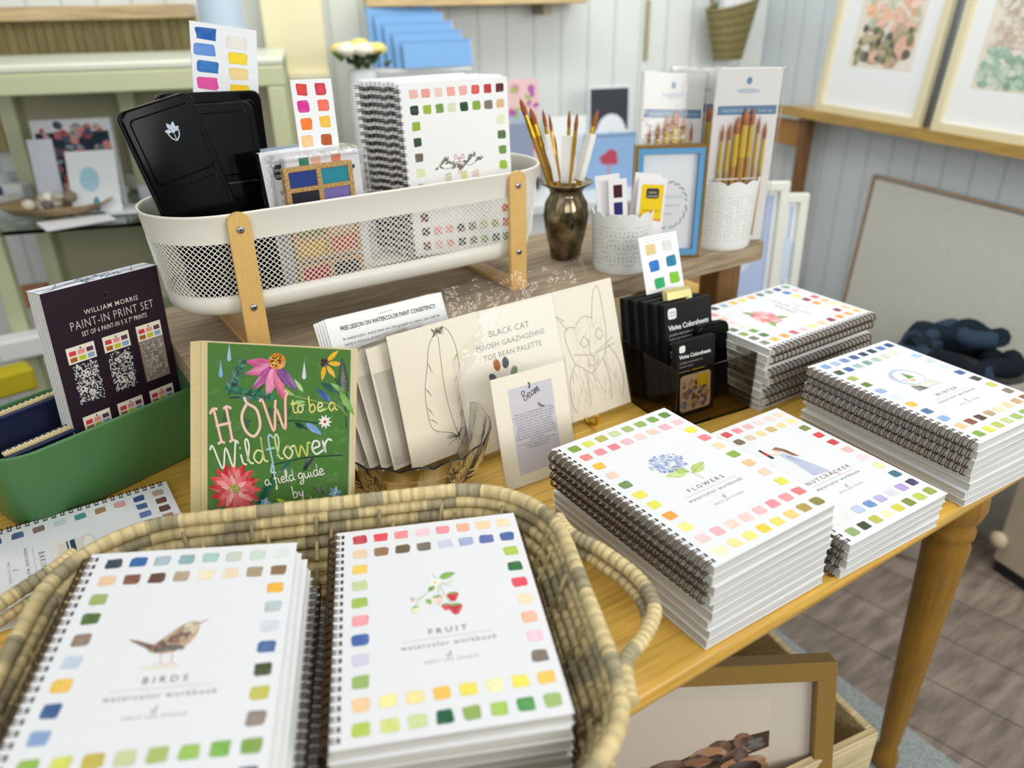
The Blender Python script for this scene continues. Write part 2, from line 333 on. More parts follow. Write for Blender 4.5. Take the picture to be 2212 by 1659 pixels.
# ---------------------------------------------------------------- the setting
BWP, BWA = (2.379, 2.011), -20.0             # back wall line
RWP, RWA = (2.379, 2.011), -101.5            # right wall line
CFP, CFA = (0.345, 2.17), -20.0               # front of the green display cabinet
def wood_floor():
    m = new_mat('plank_floor', 0.5); nt = m.node_tree; p = nt.nodes['Principled BSDF']
    tc = N(m, 'ShaderNodeTexCoord'); mp = N(m, 'ShaderNodeMapping'); mp.inputs['Rotation'].default_value = (0, 0, R(78))
    br = N(m, 'ShaderNodeTexBrick'); br.inputs['Scale'].default_value = 1.0; br.inputs['Brick Width'].default_value = 1.2; br.inputs['Row Height'].default_value = 0.15
    br.inputs['Mortar Size'].default_value = 0.002; br.inputs['Color1'].default_value = (*lin('93857a'), 1); br.inputs['Color2'].default_value = (*lin('80746b'), 1); br.inputs['Mortar'].default_value = (*lin('5a5048'), 1)
    no = N(m, 'ShaderNodeTexNoise'); no.inputs['Scale'].default_value = 9; no.inputs['Detail'].default_value = 6
    m2 = N(m, 'ShaderNodeMapping'); m2.inputs['Scale'].default_value = (1, 5, 1); m2.inputs['Rotation'].default_value = (0, 0, R(78))
    L(m, tc.outputs['Object'], mp.inputs[0]); L(m, mp.outputs[0], br.inputs['Vector']); L(m, tc.outputs['Object'], m2.inputs[0]); L(m, m2.outputs[0], no.inputs['Vector'])
    mr = N(m, 'ShaderNodeMapRange'); mr.inputs[1].default_value = 0.3; mr.inputs[2].default_value = 0.7; mr.inputs[3].default_value = 0.55; mr.inputs[4].default_value = 1.3; L(m, no.outputs['Fac'], mr.inputs[0])
    mx = N(m, 'ShaderNodeMix'); mx.data_type = 'RGBA'; mx.blend_type = 'MULTIPLY'; mx.inputs['Factor'].default_value = 1
    L(m, br.outputs['Color'], mx.inputs['A']); L(m, mr.outputs[0], mx.inputs['B']); L(m, mx.outputs['Result'], p.inputs['Base Color']); return m
def beadboard(name, col, groove):
    m = new_mat(name, 0.5, 0, col); p = m.node_tree.nodes['Principled BSDF']
    tc = N(m, 'ShaderNodeTexCoord'); wv = N(m, 'ShaderNodeTexWave'); wv.wave_type = 'BANDS'; wv.bands_direction = 'X'; wv.inputs['Scale'].default_value = 3.4
    L(m, tc.outputs['Object'], wv.inputs['Vector']); rp = N(m, 'ShaderNodeValToRGB'); rp.color_ramp.elements[0].position = 0.0; rp.color_ramp.elements[0].color = (*lin(groove), 1)
    rp.color_ramp.elements[1].position = 0.06; rp.color_ramp.elements[1].color = (*lin(col), 1); L(m, wv.outputs['Fac'], rp.inputs[0]); L(m, rp.outputs[0], p.inputs['Base Color'])
    b = N(m, 'ShaderNodeBump'); b.inputs['Strength'].default_value = 0.4; b.inputs['Distance'].default_value = 0.006; L(m, rp.outputs[0], b.inputs['Height']); L(m, b.outputs['Normal'], p.inputs['Normal']); return m
b = MB(); b.box(-3.2, 3.2, -2.2, 4.2, -0.05, 0, '70655b'); struct(b.build('floor', wood_floor()))
b = MB(); b.box(-3.2, 3.2, -2.2, 4.2, 2.7, 2.75, 'f2f2ee'); struct(b.build('ceiling', 'matte'))
b = MB(); b.box(-4.6, 0.0, -0.06, 0, 0, 2.7, 'dfe6e4'); o = b.build('wall_back', beadboard('pale_beadboard', 'e6ecea', 'cdd8d6'))
o.location = (*BWP, 0); o.rotation_euler = (0, 0, R(BWA)); o.data.transform(Matrix.Translation((0, 0.06, 0))); struct(o)
b = MB(); b.box(0.0, 3.4, 0, 0.06, 0, 2.7, 'c3d2dc'); o = b.build('wall_right', beadboard('blue_grey_beadboard', 'dde7ee', 'c6d3dd'))
o.location = (*RWP, 0); o.rotation_euler = (0, 0, R(RWA)); struct(o)
b = MB(); b.box(0.0, 3.3, -0.014, 0, 0, 0.1, 'e4e8ea'); o = b.build('baseboard_right', 'matte'); o.location = (*RWP, 0); o.rotation_euler = (0, 0, R(RWA)); struct(o)

# ---------------------------------------------------------------- wall ledge, pictures and chair on the right
def wallM(P, ang): return Matrix.Translation(P) @ Matrix.Rotation(R(ang), 4, 'Z')
pl = at_wall(1737, 222, RWP, RWA)
t = thing('picture_ledge', 'long oak picture ledge with a low lip on the blue beadboard wall', 'shelf', (pl.x, pl.y, pl.z - 0.012), (0, 0, R(RWA)))
b = MB(); b.box(0, 1.6, -0.10, -0.001, -0.012, 0.006, 'cfae78', 0); b.build('board', 'wood_x', t)
b = MB(); b.box(0, 1.6, -0.112, -0.10, -0.014, 0.014, 'b8964f', 0); b.build('lip', 'wood_x', t)
def framed(name, label, cat, base, ang, w_, h_, fw, fcol, lean, paint, depth=0.022, mat_col='f0f3f7', group=None, ang_off=0):
    """frame > mat, print, glazing is left to the gloss of the print"""
    t = thing(name, label, cat, base, (0, 0, R(ang)), group)
    M = cardmat((0, 0, 0), 0, lean)
    def side(x0, x1, y0, y1, mt):
        b = MB(); b.box(x0, x1, y0, y1, 0, depth, fcol, 0, M, 0.002); return b
    f = MB()
    for x0, x1, y0, y1 in ((0, w_, 0, fw), (0, w_, h_ - fw, h_), (0, fw, fw, h_ - fw), (w_ - fw, w_, fw, h_ - fw)): f.box(x0, x1, y0, y1, 0, depth, fcol, 0, M, 0.0015)
    f.build('frame', 'satin', t)
    g = MB(); g.box(fw, w_ - fw, fw, h_ - fw, 0.001, depth * 0.45, mat_col, 0, M); g.build('mat_board', 'paper', t)
    pr = MB(); A = Art(pr, M @ Vector((0, 0, depth * 0.45)), M.to_3x3() @ Vector((1, 0, 0)), M.to_3x3() @ Vector((0, 1, 0)), 0, 5); paint(A, w_, h_, fw); pr.build('print', 'paper', t)
    return t
def seascape(seed, ground, rocks, sky='a9c6e0'):
    def paint(A, w_, h_, fw):
        rg = random.Random(seed); x0, x1, y0, y1 = w_ * .22, w_ * .80, h_ * .235, h_ * .84
        A.rect(x0, x1, y0, y1, 'e8e2d6', 1); A.rect(x0, x1, y0 + (y1 - y0) * .86, y1, 'dfe8f0', 2); A.rect(x0, x1, y0 + (y1 - y0) * .76, y0 + (y1 - y0) * .86, sky, 2)
        for i in range(190):
            v = rg.random(); cx = x0 + (x1 - x0) * (.09 + .82 * rg.random()); cy = y0 + (y1 - y0) * (.04 + .68 * v)
            c = rg.choice(ground) if v > .42 else rg.choice(rocks); A.ell(cx, cy, (x1 - x0) * rg.uniform(.04, .085), (y1 - y0) * rg.uniform(.02, .05), c, 3 + i * .1, rg.uniform(-.5, .5), 9, .2)
    return paint
def on_right(pxl, pyl, d=0.0): return at_wall(pxl, pyl, (RWP[0] - d * math.cos(R(11.5)), RWP[1] + d * math.sin(R(11.5))), RWA)
q = on_right(1772, 212, .06); q2 = on_right(2000, 240, .06)
wd = (q2 - q).to_2d().length
zl = pl.z - 0.012 + 0.0065
framed('framed_print', 'framed coastal landscape print with peach rocks leaning on the left of the wall ledge', 'picture', (q.x, q.y, zl), RWA, wd, wd * 1.42, .024, 'e0d7b6', R(6), seascape(3, ['f0b98a', 'eec9b8', 'e3b7a4', 'c3cdb5'], ['8c8a64', '4c4a44', 'b9a98c', 'e2b7a0', '6d6f58']), group='framed prints on the wall ledge')
q = on_right(2028, 243, .06)
framed('framed_print', 'framed beach print with green dunes cut off by the right photo edge', 'picture', (q.x, q.y, zl), RWA, .34, .48, .024, 'e0d7b6', R(6), seascape(9, ['d8cfc4', 'e6ded2', 'c9b9a6'], ['9fbfae', 'b7cbb6', '8fb09c', 'c8d6c4'], '5f86b8'), group='framed prints on the wall ledge')
# large blank board leaning against the right wall
q = on_right(1876, 384, .09)
t = thing('canvas_panel', 'large blank grey-beige canvas panel with thin wood edge leaning on blue wall', 'panel', (q.x + .005, q.y + .03, 0.0), (0, 0, R(RWA)))
M = cardmat((0, 0, 0), 0, R(4.5)); hp = q.z / math.cos(R(4.5))
b = MB(); b.box(0.012, 1.2, 0, hp - .012, 0, .016, 'd2d2ca', 0, M); b.build('canvas', 'silk', t)
b = MB()
for x0, x1, y0, y1 in ((0, .007, 0, hp), (.007, 1.2, hp - .007, hp)): b.box(x0, x1, y0, y1, -.002, .018, 'a98f74', 0, M)
b.build('edge_strip', 'wood_x', t)
# chair against the corner
q = on_right(1746, 250, .07)
t = thing('wooden_chair', 'brown wooden chair standing in the corner behind the brush packets', 'chair', tuple(Vector((q.x, q.y, 0)) - Matrix.Rotation(R(-101.5), 3, 'Z') @ Vector((.38, .36, 0))), (0, 0, R(-101.5)))
cw, chh = .40, q.z
for i, (x, y, top) in enumerate(((0.02, .36, chh), (cw - .02, .36, chh), (0.02, .02, .44), (cw - .02, .02, .44))):
    b = MB(); b.box(x - .018, x + .018, y - .018, y + .018, 0, top, '7a5530', 0, None, .004); b.build('leg', 'wood_z', t)
b = MB(); b.box(-.01, cw + .01, -.02, .39, .44, .47, '9a6d34', 0, None, .006); b.build('seat', 'wood_x', t)
for z0, z1 in ((chh - .10, chh - .02), (chh - .32, chh - .26)):
    b = MB(); b.box(.03, cw - .03, .35, .37, z0, z1, 'b07c35', 0, None, .003); b.build('back_rail', 'wood_x', t)
# framed blue prints stacked on the floor in front of the chair
def blueprint(A, w_, h_, fw):
    A.rect(fw + .012, w_ - fw - .012, fw + .012, h_ - fw - .012, 'a9bfe6', 1)
    for i in range(14): A.rect(fw + .012 + i * (w_ - .03 - 2 * fw) / 14, fw + .014 + i * (w_ - .03 - 2 * fw) / 14 + .004, fw + .012, h_ - fw - .012, 'bccdf0', 2)
    A.ell(w_ * .62, h_ * .62, .028, .028, 'eef3fb', 3); A.ell(w_ * .3, h_ * .8, .05, .06, 'd3e2f4', 3)
for i, (pxl, pyl, pxr, lab) in enumerate(((1560, 400, 1716, 'white framed blue moon print nearest the table among the leaning frames'), (1690, 425, 1757, 'second white framed blue print half hidden behind the nearest leaning frame'))):
    qa = at_wall(pxl, pyl, (1.52 + .05 * i, 1.30 + .06 * i), -36); qb = at_wall(pxr, pyl, (1.52 + .05 * i, 1.30 + .06 * i), -36)
    framed('leaning_print', lab, 'picture', (qa.x, qa.y, 0), -36, (qb - qa).to_2d().length, qa.z / math.cos(R(3)), .022, 'ecefe6', R(3), blueprint, .02, 'eef1f4', 'white framed prints leaning on the floor')
# tote bag with dark cloth on the floor
q = at_z(2080, 900, 0.25)
t = thing('storage_bag', 'slumped grey-beige fabric bag holding navy cloth beside the table end', 'bag', (1.85, .86, 0))
b = MB(); prof = [(.115, 0), (.13, .02), (.135, .15), (.135, .4), (.15, .525), (.144, .525), (.13, .4), (.125, .1)]
b.lathe(prof, 'a8a39b', 0, 28, None, True, lambda a, i: 1 + .05 * math.sin(3 * a) + .03 * math.sin(7 * a + i)); b.build('bag_body', 'silk', t)
b = MB(); rg = random.Random(4)
for k in range(9):
    a0 = rg.uniform(0, 6.28); pts = [(.13 * math.cos(a0 + s * .5) * rg.uniform(.6, 1), .13 * math.sin(a0 + s * .5) * rg.uniform(.6, 1), .505 + .02 * rg.random() + .006 * k) for s in range(6)]
    b.tube(catmull(pts, 5), .024, rg.choice(['22303f', '1b2632', '334356', '141d26']), 0, 8)
b.build('navy_cloth', 'silk', t)

# ---------------------------------------------------------------- back wall: shelf, hanging basket, display counter
def back(px, py, d=0.0): return at_wall(px, py, (BWP[0] - d * math.sin(R(20)), BWP[1] - d * math.cos(R(20))), BWA)
a = back(792, 16, .16); c = back(1268, 12, .16)
t = thing('wall_shelf', 'pale oak wall shelf high on the back wall at the top of the photo', 'shelf', (a.x, a.y, a.z), (0, 0, R(BWA)))
wl = (c - a).to_2d().length
b = MB(); b.box(0, wl, 0, .158, 0, .05, 'd9bd8a', 0, None, .003); b.build('board', 'wood_x', t)
for x in (.12, wl - .12):
    b = MB(); b.box(x - .012, x + .012, .02, .158, -.03, 0, '8f8672'); b.build('bracket', 'matte', t)
# wall-hung willow basket
hb = back(1578, 60, .09)
t = thing('hanging_basket', 'olive woven basket hung on the wall above the brush packets', 'basket', (hb.x, hb.y, hb.z - .09))
b = MB()
for k in range(13):
    f = k / 12; rx = .052 + .045 * f; ry = .035 + .025 * f
    pth = [(rx * math.cos(a_) * 1.0, ry * math.sin(a_), f * .16 + .02 * f * math.cos(a_)) for a_ in [2 * math.pi * i / 40 for i in range(40)]]
    b.tube(pth, .0075, '8f8556' if k % 2 else '7d7348', 0, 6, True)
b.build('woven_body', 'cane', t)
b = MB(); b.tube(catmull([(-.09, .0, .15), (-.07, .05, .28), (0, .07, .33), (.07, .05, .28), (.09, 0, .19)], 6), .006, '7a6f45', 0, 6); b.build('handle', 'cane', t)
b = MB(); b.box(-.055, .045, -.02, .02, .02, .26, 'eef1f6', 0, Matrix.Rotation(R(6), 4, 'Y')); tag(b.build('paper_roll', 'paper', None, (hb.x, hb.y - .0, hb.z - .06), (0, 0, R(-20))), 'white folded paper sticking out of the hanging basket', 'paper')
# counter along the back wall
ct0, ct1 = back(722, 330, .42), back(1420, 330, .42); ctz = back(1200, 420, .30).z
ang = Matrix.Rotation(R(BWA), 3, 'Z')
t = thing('display_counter', 'white display counter along the back wall behind the basket', 'counter', (ct0.x, ct0.y, 0), (0, 0, R(BWA)))
wl = (ct1 - ct0).to_2d().length
b = MB(); b.box(0, wl, 0, .27, ctz - .03, ctz, 'e4ebf0', 0, None, .003); b.build('counter_top', 'satin', t)
b = MB(); b.box(.02, wl - .02, .02, .26, 0.0, ctz - .0305, 'dfe6ea'); b.build('cabinet_body', 'matte', t)
def onc(px, d): # point on the counter top below a photo column
    q = back(px, 300, d); return Vector((q.x, q.y, ctz))
# blue notebooks fanned on a stand
t = thing('wire_stand', 'narrow white stand on the back counter carrying the fanned blue notebooks', 'stand', onc(905, .20), (0, 0, R(BWA)))
zt = back(905, 142, .2).z - ctz
b = MB(); b.box(-.13, .16, -.06, .06, zt - .012, zt - .002, 'e3e6e6'); b.build('stand_top', 'matte', t)
b = MB(); b.box(-.13, .16, -.05, .05, 0, zt - .012, 'e0e4e4'); b.build('stand_body', 'matte', t)
for k in range(5):
    t = thing('blue_notebook', ['front sky-blue notebook at the bottom of the fanned row on the stand', 'second sky-blue notebook from the front of the fanned row', 'middle sky-blue notebook of the five fanned on the stand', 'fourth sky-blue notebook, behind the middle one', 'hindmost sky-blue notebook at the top left of the fanned row'][k], 'notebook', group='blue notebooks fanned on the stand')
    q = onc(905, .20); off = ang @ Vector((.034 - .021 * k, -.05 + .022 * k, 0))
    t.location = (q.x + off.x - .075, q.y + off.y, ctz + zt - .002); t.rotation_euler = (0, 0, R(BWA + 8))
    M = cardmat((0, 0, 0), 0, R(14)); hh = .075 + .024 * k
    b = MB(); b.box(0, .205, 0, hh, 0, .008, '7fb0e2', 0, M); b.build('cover', 'paper', t)
    b = MB(); b.box(.203, .207, .002, hh - .002, .0005, .0075, 'd98a70' if k % 2 else 'e8d6c8', 0, M); b.build('page_block', 'paper', t)
    b = MB(); A = Art(b, M @ Vector((0, 0, .008)), M.to_3x3() @ Vector((1, 0, 0)), M.to_3x3() @ Vector((0, 1, 0)), 0, k)
    for i in range(20): A.rect(.006 + i * .0098, .011 + i * .0098, hh - .008, hh - .003, '4f7fb8', 1)
    b.build('wire_binding', 'paper', t)
# white flowers
q = onc(795, .30); t = thing('flower_bouquet', 'white and yellow flowers with green leaves left of the blue notebooks', 'flowers', q)
zt = back(795, 140, .3).z - ctz
b = MB(); b.lathe([(.035, 0), (.045, .03), (.04, zt - .02), (.034, zt - .01), (.03, zt - .01)], 'e9edf0', 0, 20); b.build('vase', 'gloss', t)
rg = random.Random(2); b = MB()
for k in range(26):
    a_ = rg.uniform(0, 6.28); r_ = rg.uniform(.0, .07); p0 = Vector((r_ * math.cos(a_), r_ * math.sin(a_), zt + rg.uniform(-.005, .03)))
    b.tube([p0, p0 + Vector((.02 * math.cos(a_), .02 * math.sin(a_), .012))], [.009, .002], rg.choice(['3f5a2a', '55702f', '31481f']), 0, 5)
b.build('leaves', 'matte', t)
for k in range(7):
    a_ = k * 0.9; r_ = .0 if k == 0 else .052; b = MB(); b.lathe([(.006, 0), (.026, .008), (.03, .018), (.02, .03), (.004, .034)], 'f6f3e2' if k % 3 else 'f2df86', 0, 12, None, True, lambda a, i: 1 + .15 * math.sin(6 * a)); b.build('bloom', 'matte', t, (r_ * math.cos(a_), r_ * math.sin(a_), zt + .025 + .01 * (k == 0)))
# pads and bags on the counter behind the vase
def standing(name, label, cat, pxl, pyt, pxr, pyb, d, base_z, depth, lean, col, paint=None, M_='paper', group=None, P0=BWP, A0=BWA, extra_rot=0):
    """an upright box whose front spans these photo columns and rows on a plane d metres before the wall"""
    s_, c_ = math.sin(R(20)), math.cos(R(20)); PP = (P0[0] - d * s_, P0[1] - d * c_)
    a = at_wall(pxl, pyb, PP, A0); e = at_wall(pxr, pyb, PP, A0); u = at_wall(pxl, pyt, PP, A0); wd = (e - a).to_2d().length
    if base_z is None: base_z = a.z
    t = thing(name, label, cat, (a.x, a.y, base_z), (0, 0, R(A0)), group); h_ = (u.z - base_z) / max(math.cos(lean), .3); M = cardmat((0, 0, 0), 0, lean)
    b = MB(); b.box(0, wd, 0, h_, -depth, 0, col, 0, M, min(depth * .3, .002)); 
    A = Art(b, M @ Vector((0, 0, 0)), M.to_3x3() @ Vector((1, 0, 0)), M.to_3x3() @ Vector((0, 1, 0)), 0, len(label))
    if paint: paint(A, wd, h_)
    b.build('body', M_, t)
    return t
def confetti(cols, n, s0, s1):
    def f(A, w_, h_):
        rg = random.Random(n)
        for i in range(n): A.ell(w_ * rg.uniform(.06, .94), h_ * rg.uniform(.06, .94), rg.uniform(s0, s1), rg.uniform(s0, s1), rg.choice(cols), 1 + i * .12, rg.uniform(0, 3), 8, .1)
    return f
def bagp(A, w_, h_):
    A.rect(w_ * .1, w_ * .9, h_ * .12, h_ * .72, 'a9bad6', 1); confetti(['b35aa8', 'e07a9a', '9fc255', 'f2c35a', 'e86a6a', '3f4a58'], 46, .006, .014)(A, w_, h_); A.rect(w_ * .14, w_ * .86, h_ * .16, h_ * .62, '8f9ab4', 8); A.rect(0, w_, 0, h_ * .12, '2f353d', 9)
standing('gift_bag', 'small multicoloured patterned bag behind the right end of the white basket', 'bag', 1075, 175, 1165, 345, .22, ctz, .05, R(2), 'e9c7c9', bagp)
def pad(A, w_, h_):
    A.rect(w_ * .05, w_ * .95, h_ * .55, h_ * .98, '3b4048', 1); A.ell(w_ * .55, h_ * .5, w_ * .36, h_ * .22, 'eef2f8', 2); A.ell(w_ * .55, h_ * .5, w_ * .06, h_ * .04, 'd3cfc6', 3); A.rect(w_ * .05, w_ * .95, h_ * .2, h_ * .27, '3f4852', 2)
standing('sketch_pad', 'black and white sketch pad with a round white motif behind the brushes', 'pad', 1272, 190, 1362, 300, .16, ctz, .012, R(4), 'e6ebf2', pad)
def cup(A, w_, h_):
    A.poly([(w_ * .28, h_ * .56), (w_ * .5, h_ * .72), (w_ * .62, h_ * .66), (w_ * .64, h_ * .42), (w_ * .34, h_ * .44)], 'b5475a', 1); A.ell(w_ * .46, h_ * .16, w_ * .13, h_ * .07, 'b54a5c', 1); A.rect(w_ * .44, w_ * .48, h_ * .16, h_ * .42, 'c77684', 1)
    for i in range(16): A.rect(w_ * (.03 + .06 * i), w_ * (.06 + .06 * i), h_ * .93, h_ * .97, '3d4a5c', 1)
standing('blue_journal', 'sky-blue spiral journal with a red cup print behind the brush vase', 'notebook', 1262, 292, 1372, 420, .26, ctz, .012, R(5), '8fb1dc', cup)
standing('white_card', 'plain white card standing on the back counter behind the vase brushes', 'card', 1180, 255, 1268, 345, .20, ctz, .004, R(4), 'f0f3f4')
standing('wall_pole', 'thin brass-coloured rail end on the back wall above the brush packets', 'rail', 1391, 0, 1399, 130, .012, None, .01, 0, 'a9a27c', None, 'satin')

# ---------------------------------------------------------------- green glass cabinet at the left
def cab(px, py, d=0.0): return at_wall(px, py, (CFP[0] - d * math.sin(R(20)), CFP[1] - d * math.cos(R(20))), CFA)
c0, c1 = cab(-160, 150), cab(612, 150); cw = (c1 - c0).to_2d().length; ctop = cab(300, 132).z; crail = cab(300, 198).z; csh = cab(250, 478).z
t = thing('display_cabinet', 'pale green metal display cabinet with glass shelves behind the planter', 'cabinet', (c0.x, c0.y, 0), (0, 0, R(CFA)))
GR = 'cdd2ac'
b = MB(); b.box(0, cw, 0, .405, ctop - .02, ctop, 'e2e8d8', 0, None, .006); b.build('top_panel', 'satin', t)
b = MB(); b.box(0, cw, 0, .03, crail, ctop - .02, GR, 0, None, .004); b.box(0, cw, .375, .405, crail, ctop - .02, GR); b.build('top_rail', 'satin', t)
px_post = (cab(205, 250) - c0).to_2d().length
for x, y in ((0, 0), (cw - .045, 0), (0, .36), (px_post - .02, .355), (cw - .045, .36)):
    b = MB(); b.box(x, x + .042, y, y + .04, 0, crail, GR, 0, None, .004); b.build('post', 'satin', t)
for z in (csh - .012, csh - .34):
    b = MB(); b.box(.0, cw, -.02, .394, z, z + .010, 'b9cdc6'); b.build('glass_shelf', clear_mat('green_glass', 'cfe0d8', 0.02, 1.3), t)
b = MB(); b.box(0, cw, .395, .405, 0.0, crail, 'a8a58a'); b.build('back_panel', 'matte', t)
b = MB(); b.box(0, cw, 0.02, .394, 0.0, .08, GR); b.build('base', 'satin', t)
# pale yellow lit shelf niche and a blue lamp beyond the cabinet
a = back(572, 100, .12); e = back(706, 100, .12); t = thing('yellow_case', 'pale yellow display case on the back wall beyond the red swatch card', 'case', (a.x, a.y, 0), (0, 0, R(BWA))); wl = (e - a).to_2d().length
b = MB(); b.box(0, wl, .02, .115, .9, 2.0, 'f1e9c4', 0, None, .004); b.box(0, wl, .0, .115, 0, .9, 'f2efdc'); b.build('case_body', 'satin', t)
b = MB(); b.box(.0, wl, -.008, .019, 1.12, 1.135, 'f4efd0'); b.build('shelf', 'satin', t)
l = bpy.data.lights.new('case_lamp', 'POINT'); l.energy = 1.0; l.color = (1.0, .88, .55); l.shadow_soft_size = .03; o = bpy.data.objects.new('case_lamp', l); COL.objects.link(o); o.location = (a.x + .08, a.y - .18, 1.62)
q = cab(492, 118, -.2); t = thing('blue_canister', 'tall pale blue canister on top of the green cabinet', 'canister', (q.x, q.y, ctop + .0005)); b = MB(); b.lathe([(.05, 0), (.055, .01), (.055, .28), (.05, .29), (.001, .295)], 'c3d6ea', 0, 24); b.build('canister_body', 'satin', t)
b = MB(); b.lathe([(.02, .295), (.022, .31), (.001, .318)], 'dfe7ee', 0, 16); b.build('lid_knob', 'satin', t)
# slatted wood panel and shelf on the wall above the cabinet
a = back(-160, 15, .10); e = back(412, 10, .10); zt, z1, z2 = back(200, 12, .1).z, back(200, 42, .1).z, back(200, 125, .1).z
t = thing('slat_panel', 'brown slatted wood wall panel with a shelf board above the green cabinet', 'panel', (a.x, a.y, 0), (0, 0, R(BWA)))
wl = (e - a).to_2d().length
b = MB(); b.box(0, wl, -.06, .095, z1, zt, 'c7ad86', 0, None, .003); b.build('shelf_board', 'wood_x', t)
b = MB(); n_ = 26
for i in range(n_): b.box(wl * i / n_, wl * (i + .93) / n_, .06, .095, z2 - .25, z1, 'a3935a' if i % 2 else 'aa9c68')
b.build('slats', 'wood_z', t)
standing('price_card', 'white card standing at the left inside the green cabinet', 'card', 62, 305, 118, 352, -.16, csh, .003, R(8), 'dfe4f2', None, 'paper', None, CFP, CFA)
def floral(A, w_, h_):
    A.rect(w_ * .04, w_ * .96, h_ * .02, h_ * .86, '2d3a4a', 1); confetti(['b5666a', 'd68f88', '8fa0a8', 'c2a79c', '46586a', '5f7786', 'a84f58'], 90, .006, .014)(A, w_, h_)
standing('floral_pouch', 'navy pouch with pink floral print and white trim inside the green cabinet', 'pouch', 90, 262, 262, 392, -.17, csh, .03, R(6), 'dfe3ea', floral, 'silk', None, CFP, CFA)
def bluish(A, w_, h_): A.ell(w_ * .42, h_ * .55, w_ * .2, h_ * .2, 'a9d3e6', 1, 0, 14, .05); A.ell(w_ * .5, h_ * .15, w_ * .07, h_ * .12, '4f97b5', 1)
standing('greeting_card', 'white card with a light blue motif propped before the floral pouch', 'card', 142, 335, 252, 398, -.10, csh, .004, R(20), 'eaf0f5', bluish, 'paper', None, CFP, CFA)
q = cab(118, 440, -.1); zs = csh
t = thing('wooden_bowl', 'shallow oval wooden bowl of shells and white tags on the cabinet shelf', 'bowl', (q.x, q.y, zs + .006), (0, 0, R(CFA)))
S = Matrix.Diagonal((1.35, .8, 1, 1)); b = MB(); b.lathe([(.03, 0), (.075, .008), (.1, .03), (.104, .032), (.096, .03), (.07, .013), (0.001, .01)], 'b59a72', 0, 28, S); b.build('bowl_body', 'wood_x', t)
rg = random.Random(8)
for k in range(12):
    a_, r_ = rg.uniform(0, 6.28), rg.uniform(0, .055); b = MB(); b.lathe([(.002, 0), (.014, .004), (.017, .012), (.009, .02), (.001, .023)], rg.choice(['d9d2c4', 'efe8da', '6d6a70', 'b9b3ac', '8c8272']), 0, 10)
    tag(b.build('shell', 'matte', None, (q.x + r_ * math.cos(a_) * 1.2, q.y + r_ * math.sin(a_) * .7, zs + .019 + .012 * (k % 3)), (rg.uniform(0, 1), rg.uniform(0, 1), 0)), 'small pale shell heaped in the oval wooden bowl', 'shell', 'shells in the wooden bowl')
for k, (px, py, lab) in enumerate(((250, 455, 'flat white paper lying on the cabinet shelf right of the bowl'), (60, 462, 'flat white paper lying on the cabinet shelf left of the bowl'), (165, 480, 'flat white paper at the front shelf edge under the bowl'))):
    q = at_z(px, py, csh); b = MB(); b.box(-.08, .08, -.05, .05, 0, .004, 'eceff6'); tag(b.build('paper_sheet', 'paper', None, (q.x, q.y, csh + .0005 + .0 * k), (0, 0, R(-20 + 14 * k))), lab, 'paper', 'papers on the cabinet shelf')
rg = random.Random(12)
for k in range(10):
    q = at_z(rg.choice([20, 45, 320, 345, 380, 300, 8, 30, 270, 290]) + rg.uniform(-14, 14), 395 + 6 * k, csh); b = MB(); c_ = ['dfe9e8', 'b6d3d6', 'eef0ee', 'cfd8dd', 'e3dccb', '3d4f80', 'd7dfe6', 'f0f2f2', 'a9c7cd', 'e0e0dc'][k]
    b.box(-.03, .03, -.022, .022, 0, .022 + .01 * (k % 4), c_, 0, None, .004)
    tag(b.build('trinket_box', 'satin', None, (q.x, q.y, csh + .001), (0, 0, rg.uniform(0, 3))), ['%s trinket box on the cabinet glass shelf' % n_ for n_ in ('small ice-white', 'pale teal', 'glossy white', 'dove grey', 'cream', 'tiny navy', 'silver-grey', 'bright white', 'dusty teal', 'stone white')][k], 'box', 'trinket boxes on the glass shelf')
for k, (px, py, c_, lab) in enumerate(((35, 590, '2f7a96', 'teal folded item on the lower cabinet shelf'), (70, 640, 'c98f6a', 'terracotta pouch on the lower cabinet shelf'), (55, 750, 'eef0f0', 'white folded cloth low in the cabinet'), (20, 830, 'c9b92c', 'yellow packet low behind the floral zip pouch'))):
    q = at_z(px, py + 20, csh - .33); b = MB(); b.box(-.06, .06, -.03, .03, 0, .06, c_, 0, None, .008); tag(b.build('shelf_item', 'silk', None, (q.x, q.y, csh - .329), (0, 0, R(-20 + 10 * k))), lab, 'packet', 'goods on the lower cabinet shelf')

